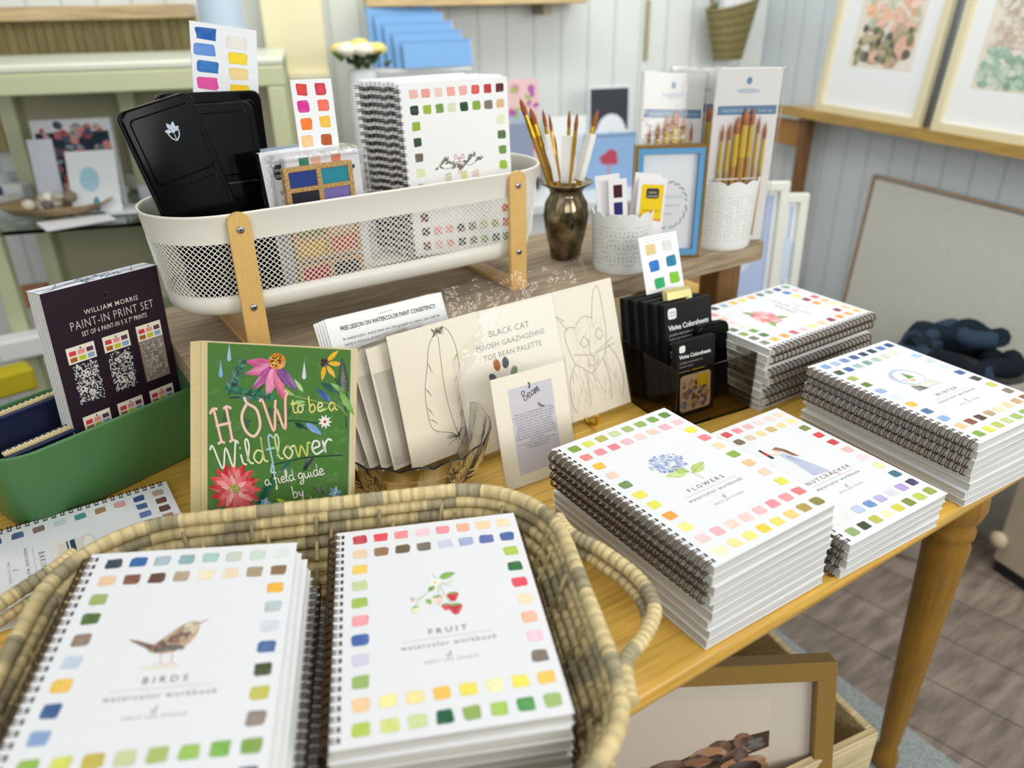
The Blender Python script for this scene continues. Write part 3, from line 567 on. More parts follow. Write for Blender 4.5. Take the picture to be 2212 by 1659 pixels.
# ---------------------------------------------------------------- under the table
fz = 0.0
q = at_z(1898, 1588, .30); ang_c = -9
t = thing('wooden_crate', 'pale pine crate under the table holding a framed horse print', 'crate', (q.x, q.y, .0065), (0, 0, R(ang_c)))
for nm, x0, x1, y0, y1 in (('front_board', -.62, 0, 0, .014), ('side_board', -.014, 0, .014, .36), ('side_board', -.62, -.606, .014, .36), ('back_board', -.62, 0, .36, .374)):
    b = MB(); b.box(x0, x1, y0, y1, 0.0, .30, 'd8c496', 0, None, .002); b.build(nm, 'wood_x', t)
b = MB(); b.box(-.606, -.014, .014, .36, 0, .012, 'c7b184'); b.build('base', 'wood_x', t)
def horse(A, w_, h_, fw):
    rg = random.Random(6); A.rect(w_ * .1, w_ * .78, h_ * .1, h_ * .86, 'cfc3b4', 1); A.rect(w_ * .1, w_ * .78, h_ * .1, h_ * .62, 'b79a78', 2)
    for i in range(110): uu = rg.uniform(.14, .73); A.ell(w_ * uu, h_ * (.44 + .24 * (uu - .1) / .66 - rg.uniform(-.06, .16)), w_ * rg.uniform(.03, .08), h_ * rg.uniform(.01, .035), rg.choice(['5a4232', '8a6447', 'a87f5b', '3a2c24', '6d5140']), 13 + .12 * i, rg.uniform(.0, .6), 9, .15)
    A.poly([(w_ * .1, h_ * .57), (w_ * .36, h_ * .6), (w_ * .6, h_ * .7), (w_ * .78, h_ * .74), (w_ * .78, h_ * .68), (w_ * .5, h_ * .58), (w_ * .3, h_ * .5), (w_ * .1, h_ * .5)], '4a382c', 12)
fr = at_z(1788, 1415, .44); e = Vector((math.cos(R(-31)), math.sin(R(-31)), 0)); Wf = .42
n_ = Vector((-e.y, e.x, 0)); base = Vector((fr.x, fr.y, 0)) - e * Wf - n_ * (.44 * math.tan(R(16)))
framed('horse_print', 'large dark gold frame with a brown horse print standing in the pine crate', 'picture', (base.x, base.y, .0195), -31, Wf, .43 / math.cos(R(16)), .03, '8c6f35', R(16), horse, .03, 'c9c0b4')
b = MB(); b.box(-.9, 1.26, -.3, 1.2, 0.0, .006, '9aa2a2', 0); tag(b.build('woven_rug', mottled('woven_rug', 240, .35, .95, bump=.6)), 'grey flat-woven rug under the table leg', 'rug')
q = at_z(2185, 1085, .10); t = thing('storage_box', 'beige storage box with a round pull on the floor by the right wall', 'box', (1.975, .52, 0), (0, 0, R(-101.5)))
b = MB(); b.box(-.13, .13, -.12, -.04, 0.03, .3, 'b9ad9a', 0, None, .01); b.build('box_body', 'silk', t)
b = MB(); b.box(-.12, .12, -.11, -.05, 0, .03, '1c1c1e'); b.build('plinth', 'matte', t)
b = MB(); b.lathe([(.02, 0), (.024, .01), (.012, .02), (.001, .022)], 'cdbfa2', 0, 14, Matrix.Translation((-.12, -.12, .1)) @ Matrix.Rotation(R(90), 4, 'X')); b.build('pull', 'satin', t)
# ---------------------------------------------------------------- the table
t = thing('display_table', 'golden oak display table with a rounded edge and turned legs', 'table', (0, 0, 0))
TX0, TX1, TY0, TY1 = -0.75, 1.255, 0.372, 1.30
prof = [(0.0, -.024), (-.006, -.024), (-.011, -.02), (-.0125, -.012), (-.011, -.005), (-.007, -.001), (0.0, 0.0)]
b = MB(); ring = []
for dx, z in prof: ring.append([(x, y, TZ + z) for x, y in rrect(TX0 + .012 + dx, TX1 - .012 - dx, TY0 + .012 + dx, TY1 - .012 - dx, .03, 6)])
n_ = len(ring[0]); vs = [p for r_ in ring for p in r_]
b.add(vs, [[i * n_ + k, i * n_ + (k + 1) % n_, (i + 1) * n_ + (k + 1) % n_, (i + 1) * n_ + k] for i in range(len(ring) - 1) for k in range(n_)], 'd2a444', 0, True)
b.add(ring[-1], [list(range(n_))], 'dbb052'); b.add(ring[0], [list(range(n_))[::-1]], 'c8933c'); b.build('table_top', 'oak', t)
b = MB()
for x0, x1, y0, y1 in ((TX0 + .09, TX1 - .09, TY0 + .09, TY0 + .112), (TX0 + .09, TX1 - .09, TY1 - .112, TY1 - .09), (TX0 + .09, TX0 + .112, TY0 + .09, TY1 - .09), (TX1 - .112, TX1 - .09, TY0 + .09, TY1 - .09)): b.box(x0, x1, y0, y1, TZ - .115, TZ - .024, 'a8772c')
b.build('apron', 'oak', t)
lp = [(.018, .0065), (.022, .012), (.024, .03), (.019, .05), (.016, .06), (.018, .075), (.022, .16), (.028, .34), (.034, .50), (.036, .535), (.030, .548), (.036, .556), (.036, .568), (.029, .577), (.038, .592), (.043, .612), (.042, .632), (.033, .648), (.036, .653), (.030, .662)]
for x, y in ((1.145, .475), (TX0 + .11, .475), (1.145, TY1 - .1), (TX0 + .11, TY1 - .1)):
    b = MB(); b.lathe(lp, '91691f', 0, 24); b.box(-.035, .035, -.035, .035, .66, TZ - .024, '91691f', 0, None, .003); b.build('leg', 'wood_z', t, (x, y, 0))

# ---------------------------------------------------------------- spiral workbooks
BW, BH, TB = .178, .255, .0117
DES = {
 'flowers': dict(t1='7d9c3c d6de5e b5b44f c9d6a0 a8b56e 93b257 7da94a 6b8a4c', t2='f08080 f2919b f07f8a f2b6c4 f3cfcb f5cdbb f3b3bb f3c6d0', l='f2bb3f f4cdb9 6f8b55 f5e057 e2e25a f0a03a f2ec8f', r='efe350 f28490 f5d6b0 86ad3c f5c08f f4cdb6 dfe24e', b1='f5ccd2 f4b3ba f5d3c4 f5cfcd f4b9bf f1949c f29a9d ef7f83', b2='f1efc4 f4e59a f5e483 f5cf3f f5da6c f3cd78 b39d4e 8f8443', title='FLOWERS'),
 'nutcracker': dict(t1='a02a38 c23a48 d94450 ef9aa3 f3b8bd f3d7da f5d8d5 f6dcc9', t2='2b2c2e 2b2c2e 6d604c d8cbb5 f0d79c c9b276 f3e0a0 f3e3a8', l='e8e7b5 7f8c3f c9a27f e0464a d6b28a 4b7390 b59cd4', r='7f8c3f e0464a d13c48 f3b9bd f6dade e7e8b5 4b7390', b1='e8e8e6 e6e6e8 b9c8ea 6d97d0 bdb4dd dcd7e6 b59cd4 4c4668', b2='8fae6c 3f4a34 b9bf4a eef0c0 d9cf4d 7d8f36 bccb52 98a548', title='NUTCRACKER'),
 'winter': dict(t1='7ea4d6 a9c2dc 7090c0 47659c 313d66 27354a 5f82be 274a86', t2='33503f 3f6aa8 a9c4c0 7aa898 b3ccbf d5dec6 dde3d0 e4e8e6', l='a8b85a 5f7f30 8fb0da d5dfee efbf4d 5278a0 8fb2dd', r='b5cbe8 c9d8dc d3e3e2 4a6ca5 3c4a2f c6cf5e 8f7a5c', b1='f2c68f 8c5140 5d4637 bfa27c f0ddb8 f0d3a6 c9a87a 8e6438', b2='86ad4b d9e05a c0c25c c3d08a a0be60 8db85c 6a9b58 4f8a60', title='WINTER'),
 'fruit': dict(t1='c93349 ea4a5c f58f99 f3cdd8 f59aa4 f6b596 f5d6ac f5dfba', t2='ebd0b0 9a7350 6d5a45 7a7163 cfd0e6 a4afd9 5f6db3 4a6aa8', l='f5cd5e c3d69a a5c357 f59fa5 4564ab cfcfe3 9bb766', r='b2cc52 2f6e3f e84e62 f5e0c0 f6b99c f2cede 82776c', b1='f7cfa0 f3e9a0 f4e3a0 f5c75c f1e05f f2efb8 f4e563 f7ca62', b2='b8d05c d6df8a cddfa0 1f5f40 92ae5c a9ca5f 4f9a50 9fbc70', title='FRUIT'),
 'birds': dict(t1='34424f 2f66a6 a9bac6 8fb0b3 a8c9c6 c6d2c3 c9dace dfe4e4', t2='ecc9a2 7f4f3e 5f4433 b5a085 f0e0c4 ecd9bc a8987c 8a6e50', l='9cb268 4a6a34 8f7766 c5d2e4 eec34e 3c5f90 89a7d0', r='efb53f b9c4cc d4dbe4 44669e 44502f c3c05c 8f8078', b1='92ba50 d6db66 c7b64f c9d0a0 adc070 9dc35c 7db34c 86a84f', b2='c9d3bf c9d6b5 b8d5cb 8fb5b6 a9c6cc 9cbfca 2f6fb0 33475c', title='BIRDS'),
 'baking': dict(t1='b7a18a 6d4038 5a3b30 a3826d c8b49a d8c0a0 e0d0b0 c0a080', t2='254a82 44618f 6079ad 5a82c4 8fb0d0 a8c0d8 c0d0e0 d0dce6', l='d9a3a3 a8825c 4f959c c8dad9 8a6c62 4c6494 3d5a8f', r='c9b49a a58a70 8a6c52 b9a58a 4f6f9f 8fa5c5 c5d2e0', b1='b7a18a 6d4038 5a3b30 a3826d c8b49a d8c0a0 e0d0b0 c0a080', b2='254a82 44618f 6079ad 5a82c4 8fb0d0 a8c0d8 c0d0e0 d0dce6', title='BAKING'),
 'spring': dict(t1='8a8f7a 6f7a58 8fae4f 6a7f5c c9d2c0 7f4a58 e0788f c8b8c4', t2='f2c060 4f7f4a 7fb25a e8e6d8 f3d3d8 efc9b0 e8a0a8 dfe4a0', l='e8b04c d9667a e9c9d2 e8e6a0 f0cf9a a03a4a f2a24a', r='4f5f6a 9fb5cf f0c04a f2df5a f0b070 6a8a7a 7aa88a', b1='f0ae6a 9a2f45 eee8c8 f0a030 8a3a34 e6ea80 5a7fc0 3f4f80', b2='f2c07a f0d0a0 f4dfb0 f6c78f d9667a f2dfe4 f3c0c8 7aa88a', title='SPRING'),
 'holiday': dict(t1='f0b9b0 ee9a96 f0cfc4 f0a59c efab9e d9534f c0373c 5f1f26', t2='12302a 9bb438 6f9a48 d9e2b8 1f4a2c 86ab3e 7d7468 e0b98a', l='8fb32f 2a4a26 6e6458 dfe6b0 c9a27f c88078 5a2430', r='dfe8c0 556b40 6e9a48 9cc03c 2a4a26 7d7468 c0373c', b1='3c2026 ee9a96 efab9e 1f3a2c 6a6f40 c9d0a0 86ab3e d9534f', b2='5f1f26 f0b9b0 ee9a96 12302a 556b40 86ab3e 12302a 4a7a3c', title='HOLIDAY')}
def ill_flowers(A):
    rg = A.rg; cx, cy = BW * .5, BH * .615
    for i in range(170):
        a_ = rg.uniform(0, 6.28); r_ = math.sqrt(rg.random()); A.ell(cx + .026 * r_ * math.cos(a_), cy + .020 * r_ * math.sin(a_), .0021, .0021, rg.choice(['8fa3cf', 'a7b7db', 'c2cde6', '7588bb', 'b7c4e2', '9fb0d8', 'd8e0f0']), 1 + .02 * i, 0, 6, .08)
    A.line([(cx + .004, cy - .018), (cx + .010, cy - .034), (cx + .012, cy - .050)], .0011, 'a3b86b', 1, 4)
    for u, v, l_, wd_, an in ((cx + .006, cy - .028, .03, .016, 2.9), (cx + .008, cy - .03, .024, .014, 2.2), (cx + .010, cy - .034, .032, .016, .35)):
        A.leaf(u, v, l_, wd_, an, 'b7cf74', 1, .25); A.line([(u, v), (u + l_ * .9 * math.cos(an), v + l_ * .9 * math.sin(an))], .0005, '8fae4f', 3)
def ill_fruit(A):
    cx, cy = BW * .52, BH * .56; gr = '8aa86a'
    for pts in ([(cx - .006, cy + .052), (cx, cy + .034), (cx - .014, cy + .018), (cx - .03, cy + .002), (cx - .034, cy - .01)], [(cx, cy + .034), (cx + .006, cy + .008), (cx + .014, cy - .012)], [(cx, cy + .034), (cx - .002, cy + .006)], [(cx, cy + .034), (cx + .012, cy + .03), (cx + .02, cy + .034)], [(cx - .022, cy + .008), (cx - .036, cy + .006)], [(cx, cy + .03), (cx + .018, cy + .024)]): A.line(pts, .0008, gr, 1, 5)
    for u, v, l_, an in ((cx + .002, cy + .043, .024, .25), (cx - .014, cy + .018, .014, .9), (cx - .018, cy + .004, .013, -1.2)): A.leaf(u, v, l_, l_ * .6, an, '7fb050', 2, .3)
    for u, v, s_, c_ in ((cx + .017, cy + .002, .0082, 'c9303e'), (cx + .018, cy - .022, .0095, 'd2303f'), (cx + .006, cy - .016, .006, 'cf4452'), (cx - .004, cy - .001, .0085, 'f0d8c8'), (cx - .034, cy - .014, .006, 'dfe6b8'), (cx - .037, cy + .006, .0035, 'd9a8a0')):
        A.fan([(u - s_, v + s_ * .7), (u + s_, v + s_ * .7), (u + s_ * .9, v), (u + s_ * .3, v - s_ * 1.1), (u - s_ * .3, v - s_ * 1.1), (u - s_ * .9, v)], c_, 3, .2); A.leaf(u - s_ * .8, v + s_ * .8, s_ * 1.7, s_ * .6, 0, '7fa85a', 4)
    for k in range(5): A.ell(cx - .004 + .005 * math.cos(k * 1.257), cy + .034 + .005 * math.sin(k * 1.257), .0036, .0036, 'f2efe6', 3)
    A.ell(cx - .004, cy + .034, .0022, .0022, 'e8c95a', 4)
def ill_birds(A):
    cx, cy = BW * .5, BH * .585; rg = A.rg
    body = [(cx - .022, cy - .018), (cx - .010, cy - .004), (cx + .004, cy + .012), (cx + .017, cy + .022), (cx + .026, cy + .021), (cx + .029, cy + .014), (cx + .028, cy - .002), (cx + .019, cy - .017), (cx + .004, cy - .025), (cx - .012, cy - .025)]
    A.fan([(p.x, p.y) for p in catmull([(u, v, 0) for u, v in body], 4, True)], 'b59a7c', 1, .25)
    A.fan([(cx + .012, cy + .018), (cx + .022, cy + .0225), (cx + .028, cy + .015), (cx + .026, cy + .001), (cx + .014, cy + .006)], 'd9cdb8', 2, .12)
    for i in range(70):
        s_ = rg.random(); u = cx - .014 + .034 * s_; v = cy - .018 + .022 * s_ + rg.uniform(-.006, .008); A.ell(u, v, .0032, .0019, rg.choice(['6d4c38', '8a6a50', 'a2593f', '3f3d42', 'c9b394', '54453c']), 3 + .04 * i, .6, 7, .2)
    for i in range(26):
        s_ = rg.random(); A.ell(cx - .014 + .03 * s_, cy - .022 + rg.uniform(0, .006), .0036, .0019, rg.choice(['4a4a52', '5f5a58', '6d6258']), 6 + .03 * i, .2, 7, .2)
    A.fan([(cx - .018, cy - .02), (cx - .044, cy - .003), (cx - .046, cy + .000), (cx - .036, cy - .003), (cx - .016, cy - .012)], '6d5040', 2, .25)
    A.poly([(cx + .028, cy + .019), (cx + .041, cy + .026), (cx + .028, cy + .0155)], 'b5867a', 2); A.ell(cx + .023, cy + .0165, .0013, .0013, '1d1a1a', 8)
    for u in (-.006, .006): A.line([(cx + u, cy - .025), (cx + u + .003, cy - .04), (cx + u + .008, cy - .044)], .0009, 'c9968a', 1); A.line([(cx + u + .003, cy - .04), (cx + u - .004, cy - .043)], .0007, 'c9968a', 1)
    A.ell(cx - .002, cy - .046, .022, .003, 'e4dfd6', 1)
def ill_winter(A):
    cx, cy = BW * .5, BH * .60; rg = A.rg
    A.ell(cx, cy + .006, .030, .030, 'b9c3da', 1, 0, 28, .08); A.ell(cx + .002, cy + .004, .025, .026, 'e3e8f0', 2, 0, 24, .06)
    A.poly([(cx - .005, cy + .0), (cx + .004, cy + .022), (cx + .012, cy)], '6f9a48', 3); A.ell(cx - .002, cy - .006, .006, .004, 'e6b98f', 4); A.line([(cx - .012, cy - .004), (cx - .018, cy + .004)], .0012, '6d5544', 4)
    A.fan([(cx - .026, cy - .018), (cx + .026, cy - .018), (cx + .03, cy - .038), (cx - .03, cy - .038)], 'dcd9d2', 3, .08); A.fan([(cx - .026, cy - .018), (cx - .012, cy - .026), (cx - .006, cy - .038), (cx - .03, cy - .038)], '4f5048', 4, .3)
    A.ell(cx - .034, cy - .046, .016, .008, 'eceaec', 1)
def ill_nutcracker(A):
    cx, cy = BW * .52, BH * .60
    A.fan([(cx - .012, cy + .012), (cx - .004, cy + .016), (cx + .006, cy - .016), (cx + .012, cy - .046), (cx - .014, cy - .042), (cx - .012, cy - .012)], 'c3cbe4', 1, .1)
    for k in range(6): A.line([(cx - .006 + .0004 * k, cy + .008), (cx - .010 + .0042 * k, cy - .042)], .0004, 'aab5d8', 3)
    A.ell(cx - .006, cy + .023, .0046, .0055, 'e9c8b2', 2); A.fan([(cx - .009, cy + .028), (cx + .0, cy + .03), (cx + .006, cy + .018), (cx + .008, cy - .002), (cx + .002, cy + .004), (cx - .001, cy + .018)], '8a6447', 3, .2)
    A.line([(cx - .01, cy + .013), (cx - .022, cy + .022)], .0022, 'e6c9b5', 2); A.line([(cx - .002, cy - .045), (cx - .004, cy - .054)], .0016, 'e2bfae', 2); A.line([(cx + .008, cy - .045), (cx + .016, cy - .058)], .0016, 'e2bfae', 2)
    A.rect(cx - .027, cy * 0 + cx - .022, cy + .02, cy + .030, 'c23a48', 2); A.rect(cx - .027, cx - .022, cy + .012, cy + .02, '2f3340', 2); A.rect(cx - .0265, cx - .0225, cy + .030, cy + .036, '3a3530', 2)
def ill_baking(A):
    cx, cy = BW * .48, BH * .63; A.ell(cx - .004, cy - .02, .03, .010, 'e9e6e2', 1)
    A.fan([(cx - .024, cy + .018), (cx + .024, cy + .018), (cx + .019, cy - .020), (cx - .019, cy - .020)], 'e3ded2', 2, .06); A.ell(cx, cy + .018, .024, .009, 'd8d8d6', 3, 0, 20); A.ell(cx, cy + .018, .020, .0065, 'eeece6', 4, 0, 20)
    A.rect(cx - .0215, cx + .0215, cy - .004, cy + .002, '2f3f66', 4); A.rect(cx - .021, cx + .021, cy - .0085, cy - .0065, '3d4c70', 4)
def ill_spring(A):
    cx, cy = BW * .5, BH * .62
    for k in range(9): A.ell(cx + .018 * math.cos(k * .7), cy + .012 * math.sin(k * .7), .010, .010, ['f09aa0', 'e8808c', 'f3b3b8'][k % 3], 1 + .3 * k, 0, 10, .2)
    for an in (.4, 2.6, 4.2): A.leaf(cx + .018 * math.cos(an), cy + .014 * math.sin(an), .022, .01, an, '8fb05a', 5, .2)
def ill_holiday(A):
    cx, cy = BW * .5, BH * .50; rg = A.rg
    A.line([(cx - .034, cy + .006), (cx - .018, cy + .002), (cx, cy + .012), (cx + .018, cy + .004), (cx + .036, cy + .016)], .0008, '6d6048', 1, 4)
    for k in range(44):
        s_ = k / 43; u = cx - .036 + .072 * s_; v = cy + .006 + .007 * math.sin(s_ * 9.4) + .004 * s_; A.leaf(u, v, .0078, .0032, rg.choice([.7, 2.4, -.5, 3.7, 1.3]) + rg.uniform(-.3, .3), rg.choice(['4a5a45', '5f6f58', '3c4a3a', '76846c']), 2, .2)
    for sx in (-1, 1): A.line([(cx, cy + .014), (cx + sx * .006, cy + .022), (cx + sx * .008, cy + .016), (cx, cy + .014), (cx + sx * .003, cy - .008)], .0008, 'b52f3c', 4, 4)
    for u, c_, d_ in ((-.021, 'e6e0d6', '8a8478'), (.006, 'e3e6b4', 'b5c060'), (.026, 'f3dcdc', 'd0525c')):
        x = cx + u; A.fan([(x - .0055, cy - .004), (x + .0055, cy - .002), (x + .006, cy - .026), (x + .0125, cy - .042), (x + .004, cy - .046), (x - .0055, cy - .034)], c_, 2, .05)
        for k in range(7): A.line([(x - .005, cy - .008 - .0045 * k), (x + .0055, cy - .005 - .0045 * k)], .0007, d_, 4)
def cover_art(mb, design, z, w_=BW, h_=BH):
    D = DES[design]; A = Art(mb, (0, 0, z), (w_ / BW, 0, 0), (0, h_ / BH, 0), 0, len(design) * 7 + ord(design[0]))
    A.ex, A.ey = Vector((w_ / BW, 0, 0)), Vector((0, h_ / BH, 0)); A.n = Vector((0, 0, 1))
    xs = [BW * (.125 + .8 * i / 7) for i in range(8)]; ys = [BH * (.942 - .885 * j / 10) for j in range(11)]; sw, sh = .0134, .0126
    for row, key in ((0, 't1'), (1, 't2'), (9, 'b1'), (10, 'b2')):
        for i, c in enumerate(D[key].split()): A.swatch(xs[i], ys[row], sw, sh, c)
    for j, c in enumerate(D['l'].split()): A.swatch(xs[0], ys[2 + j], sw, sh, c)
    for j, c in enumerate(D['r'].split()): A.swatch(xs[7], ys[2 + j], sw, sh, c)
    f_, dv = {'birds': (.68, -.012), 'fruit': (.66, -.018), 'flowers': (.9, 0), 'winter': (.82, 0), 'baking': (.85, -.09)}.get(design, (1, 0)); cu, cv = BW * .51, BH * .59
    B = Art(mb, A.P(cu * (1 - f_), cv * (1 - f_) + dv * BH, 0), A.ex * f_, A.ey * f_, 0, 33 + len(design)); B.n = Vector((0, 0, 1)); globals()['ill_' + design](B)
    if design == 'holiday':
        A.text('watercolor workbook', BW * .56, BH * .30, .0058, '8a8a8a', 'c', 1.25, -.012); return
    A.text(D['title'], BW * .53, BH * .392, .0088, '3f3f44', 'c', 1.55, 0); A.rect(BW * .32, BW * .74, BH * .372, BH * .3732, '8f8f95')
    A.text('watercolor workbook', BW * .53, BH * .337, .0070, '5f5f66', 'c', 1.25, 0)
    A.script('el', BW * .51, BH * .285, .0032, '77777c', .0004); A.text('EMILY LEX STUDIO', BW * .53, BH * .268, .0038, '6f6f76', 'c', 1.4, 0)
_wire = {}
def wire_mesh(h_=BH, n=26):
    if h_ in _wire: return _wire[h_]
    b = MB(); pit = (h_ - .016) / (n - 1)
    for k in range(n):
        y = .008 + k * pit
        for dy in (-.0016, .0016):
            pts = [(-.0008 + .0074 * math.cos(a), y + dy + (.0005 if i > 5 else 0), .0058 + .0066 * math.sin(a)) for i, a in enumerate([R(32 + (328 - 32) * q / 11) for q in range(12)])]
            b.tube(pts, .00075, '55432f', 0, 5)
        for zz in (.01169,): b.box(.0048, .0074, y - .0026, y + .0026, zz - .0001, zz, '241d18')
    _wire[h_] = b; return b
_plain = {}
def build_parts(t, design):
    """cover, page_block, back_cover and wire_binding; plain ones share their mesh"""
    if not _plain:
        b = MB(); b.box(0, BW, 0, BH, .0111, .0116, 'eceef0', 0, None, .0001); o = b.build('cover', 'paper'); _plain['cover'] = o.data; bpy.data.objects.remove(o)
        b = MB(); b.box(.0008, BW - .0018, .0012, BH - .0012, .0006, .0111, 'd3d3d0'); o = b.build('page_block', 'pages'); _plain['page_block'] = o.data; bpy.data.objects.remove(o)
        b = MB(); b.box(0, BW, 0, BH, 0.0, .0006, 'e4e5e6'); o = b.build('back_cover', 'paper'); _plain['back_cover'] = o.data; bpy.data.objects.remove(o)
        o = wire_mesh().build('wire_binding', 'bronze'); _plain['wire_binding'] = o.data; bpy.data.objects.remove(o)
    for nm in ('cover', 'page_block', 'back_cover', 'wire_binding'):
        if nm == 'cover' and design:
            b = MB(); b.box(0, BW, 0, BH, .0111, .0116, 'e6e8ed'); cover_art(b, design, .0116); o = b.build('cover', 'paper')
        else: o = bpy.data.objects.new(nm, _plain[nm]); COL.objects.link(o)
        o.parent = t
ORD = ['top', 'second', 'third', 'fourth', 'fifth', 'sixth', 'seventh', 'eighth', 'ninth', 'tenth', 'eleventh', 'twelfth']
def stack(design, top_label, where, n, O, yaw, z_bottom, flips, group, jit=.0025, seed=1, pitch=TB):
    """a pile of workbooks; flips marks those lying the other way round, wire to the far side"""
    rg = random.Random(seed)
    for k in range(n):
        top = k == 0; lab = top_label if top else ('lowest white spiral workbook of the stack %s' % where if k == n - 1 else '%s white spiral workbook from the top of the stack %s' % (ORD[k], where))
        t = thing('watercolor_workbook', lab, 'workbook', group=group)
        a = yaw + (0 if top else R(rg.uniform(-.8, .8))); f = flips[k]
        c = Vector((BW / 2, BH / 2, 0)); off = Vector((0, 0, 0)) if top else Vector((rg.uniform(-jit, jit), rg.uniform(-jit, jit), 0))
        if f: off.x += .0035
        z = z_bottom + (n - 1 - k) * pitch
        M = Matrix.Translation((O[0], O[1], 0)) @ Matrix.Rotation(yaw, 4, 'Z') @ Matrix.Translation(c + off) @ Matrix.Rotation(a - yaw + (math.pi if f else 0), 4, 'Z') @ Matrix.Translation(-c)
        M = Matrix.Translation((0, 0, z)) @ M
        t.matrix_world = M; build_parts(t, design if top else None)
stack('flowers', 'FLOWERS workbook with a blue hydrangea on its cover, top of the nearest right stack', 'under the blue hydrangea cover', 9, (.465, .378), 0.003, TZ + .0005, [0, 0, 0, 0, 1, 1, 1, 1, 1], 'workbooks stacked under the hydrangea cover', seed=3)
stack('nutcracker', 'NUTCRACKER workbook with a girl in a pale blue dress on its cover', 'under the dancing girl cover', 4, (.668, .368), -.02, TZ + .0005, [0, 0, 0, 0], 'workbooks stacked under the dancing girl cover', seed=5)
stack('winter', 'WINTER workbook with a snow globe on its cover at the right photo edge', 'under the snow globe cover', 8, (.901, .369), R(-2.4), TZ + .0005, [0, 0, 0, 0, 1, 1, 1, 1], 'workbooks stacked under the snow globe cover', seed=8)
stack('spring', 'workbook with pink flowers, wire edge forward, top of the rear right stack', 'behind the snow globe stack', 9, (1.149, .680), R(90.5), TZ + .0005, [0, 0, 1, 0, 0, 1, 0, 0, 1], 'workbooks in the rear right stack', seed=11)
# lone workbook lying left
t = thing('watercolor_workbook', 'BAKING workbook with a mixing bowl, lying turned before the green planter', 'workbook'); build_parts(t, 'baking')
t.matrix_world = Matrix.Translation((-.164, .981, TZ + .0006)) @ Matrix.Rotation(R(-90), 4, 'Z')

# ---------------------------------------------------------------- wicker tray with two stacks
TR_A = R(-23.3)
TM = Matrix.Translation((0, 0, TZ)) @ Matrix.Rotation(TR_A, 4, 'Z')
t = thing('wicker_tray', 'large woven cane tray with looped handles at the front of the table', 'tray'); t.matrix_world = TM
RG = random.Random(21)
def coil_ring(mb, x0, x1, y0, y1, z, rad, r_, phase, nseg=380, dark=.30):
    base = rrect(x0, x1, y0, y1, rad, 14); P = [Vector((x, y, z)) for x, y in base]; L_ = [0]
    for i in range(len(P)): L_.append(L_[-1] + (P[(i + 1) % len(P)] - P[i]).length)
    tot = L_[-1]; pts = []; cols = []; rr = []
    j = 0
    for k in range(nseg):
        s_ = tot * k / nseg
        while L_[j + 1] < s_: j += 1
        f = (s_ - L_[j]) / max(L_[j + 1] - L_[j], 1e-9); pts.append(P[j].lerp(P[(j + 1) % len(P)], f))
        u = (s_ / .105 + phase) % 1.0; grey = u > 1 - dark
        c = np.array(lin('a39878' if grey else 'd9c592')) * RG.uniform(.86, 1.1); 
        if k % 3 == 0: c = c * .80
        cols.append(tuple(np.clip(c, 0, 1))); rr.append(r_ * (.965 if k % 3 == 0 else RG.uniform(.99, 1.03)))
    mb.tube(pts, rr, cols, 0, 8, True); return pts
X0, X1, Y0, Y1 = -.332, .155, .332, .716
rows = []; NR = 7
b = MB()
for k in range(NR):
    f = k / (NR - 1); ins = .034 * (1 - f) ** 1.2 + .003; z = .0095 + .0126 * k
    rows.append(coil_ring(b, X0 + ins, X1 - ins, Y0 + ins, Y1 - ins, z, 0.105 - ins * .6, .0066, RG.random() * .08 + (.0 if k % 2 else .02)))
for k in range(NR - 1):
    A_, B_ = rows[k], rows[k + 1]; n_ = len(A_)
    for q in range(4 * (k % 2), n_, 17):
        p0, p1 = A_[q], B_[q]; d = (p1 - p0); o_ = Vector((d.y * 0, 0, 0)); nrm = Vector((p1.x - (X0 + X1) / 2, p1.y - (Y0 + Y1) / 2, 0)).normalized()
        for s_ in (-1, 1):
            m_ = (p0 + p1) / 2 + nrm * .0078 * s_; c_ = RG.choice(['d6c595', 'b8a97f', 'a89c7a'])
            b.tube([p0 - d * .12 + nrm * .0066 * s_, m_, p1 + d * .3 + nrm * .0066 * s_], .0022, c_, 0, 5)
b.build('woven_wall', 'cane', t)
b = MB(); rim = coil_ring(b, X0, X1, Y0, Y1, .0095 + .0126 * NR, .107, .0074, .3, 380, .26); b.build('rim', 'cane', t)
b = MB(); b.prism(rrect(X0 + .05, X1 - .05, Y0 + .05, Y1 - .05, .07, 8), .0005, .0075, 'b79c68'); b.build('base', 'cane', t)
zr = .0095 + .0126 * NR
def handle(pts, lab=None):
    b = MB(); P = catmull(pts, 16)
    for dz, rad in ((0, .0068), (-.0125, .0052)):
        cols = []; rr = []
        for k in range(len(P)):
            grey = ((k / len(P)) * 3.2 + .2) % 1 > .68; c = np.array(lin('a39878' if grey else 'd9c592')) * RG.uniform(.9, 1.08); cols.append(tuple(c * (.66 if k % 3 == 0 else 1))); rr.append(rad * (.95 if k % 3 == 0 else 1.02))
        q = [p + Vector((0, 0, dz)) + (Vector((-.006 * (1 if p.x > 0 else -1), 0, 0)) if dz else Vector()) for p in P]; b.tube(q, rr, cols, 0, 8)
    b.build('handle', 'cane', t)
handle([(X1 + .001, .645, zr), (X1 + .008, .615, zr), (X1 + .032, .588, zr - .003), (X1 + .055, .545, zr - .006), (X1 + .056, .505, zr - .006), (X1 + .034, .470, zr - .003), (X1 + .010, .445, zr), (X1 + .002, .405, zr)])
handle([(X0 + .012, .68, zr), (X0 - .002, .655, zr), (X0 - .030, .625, zr - .003), (X0 - .060, .585, zr - .006), (X0 - .062, .545, zr - .006), (X0 - .036, .505, zr - .003), (X0 - .010, .475, zr), (X0 - .001, .43, zr)])
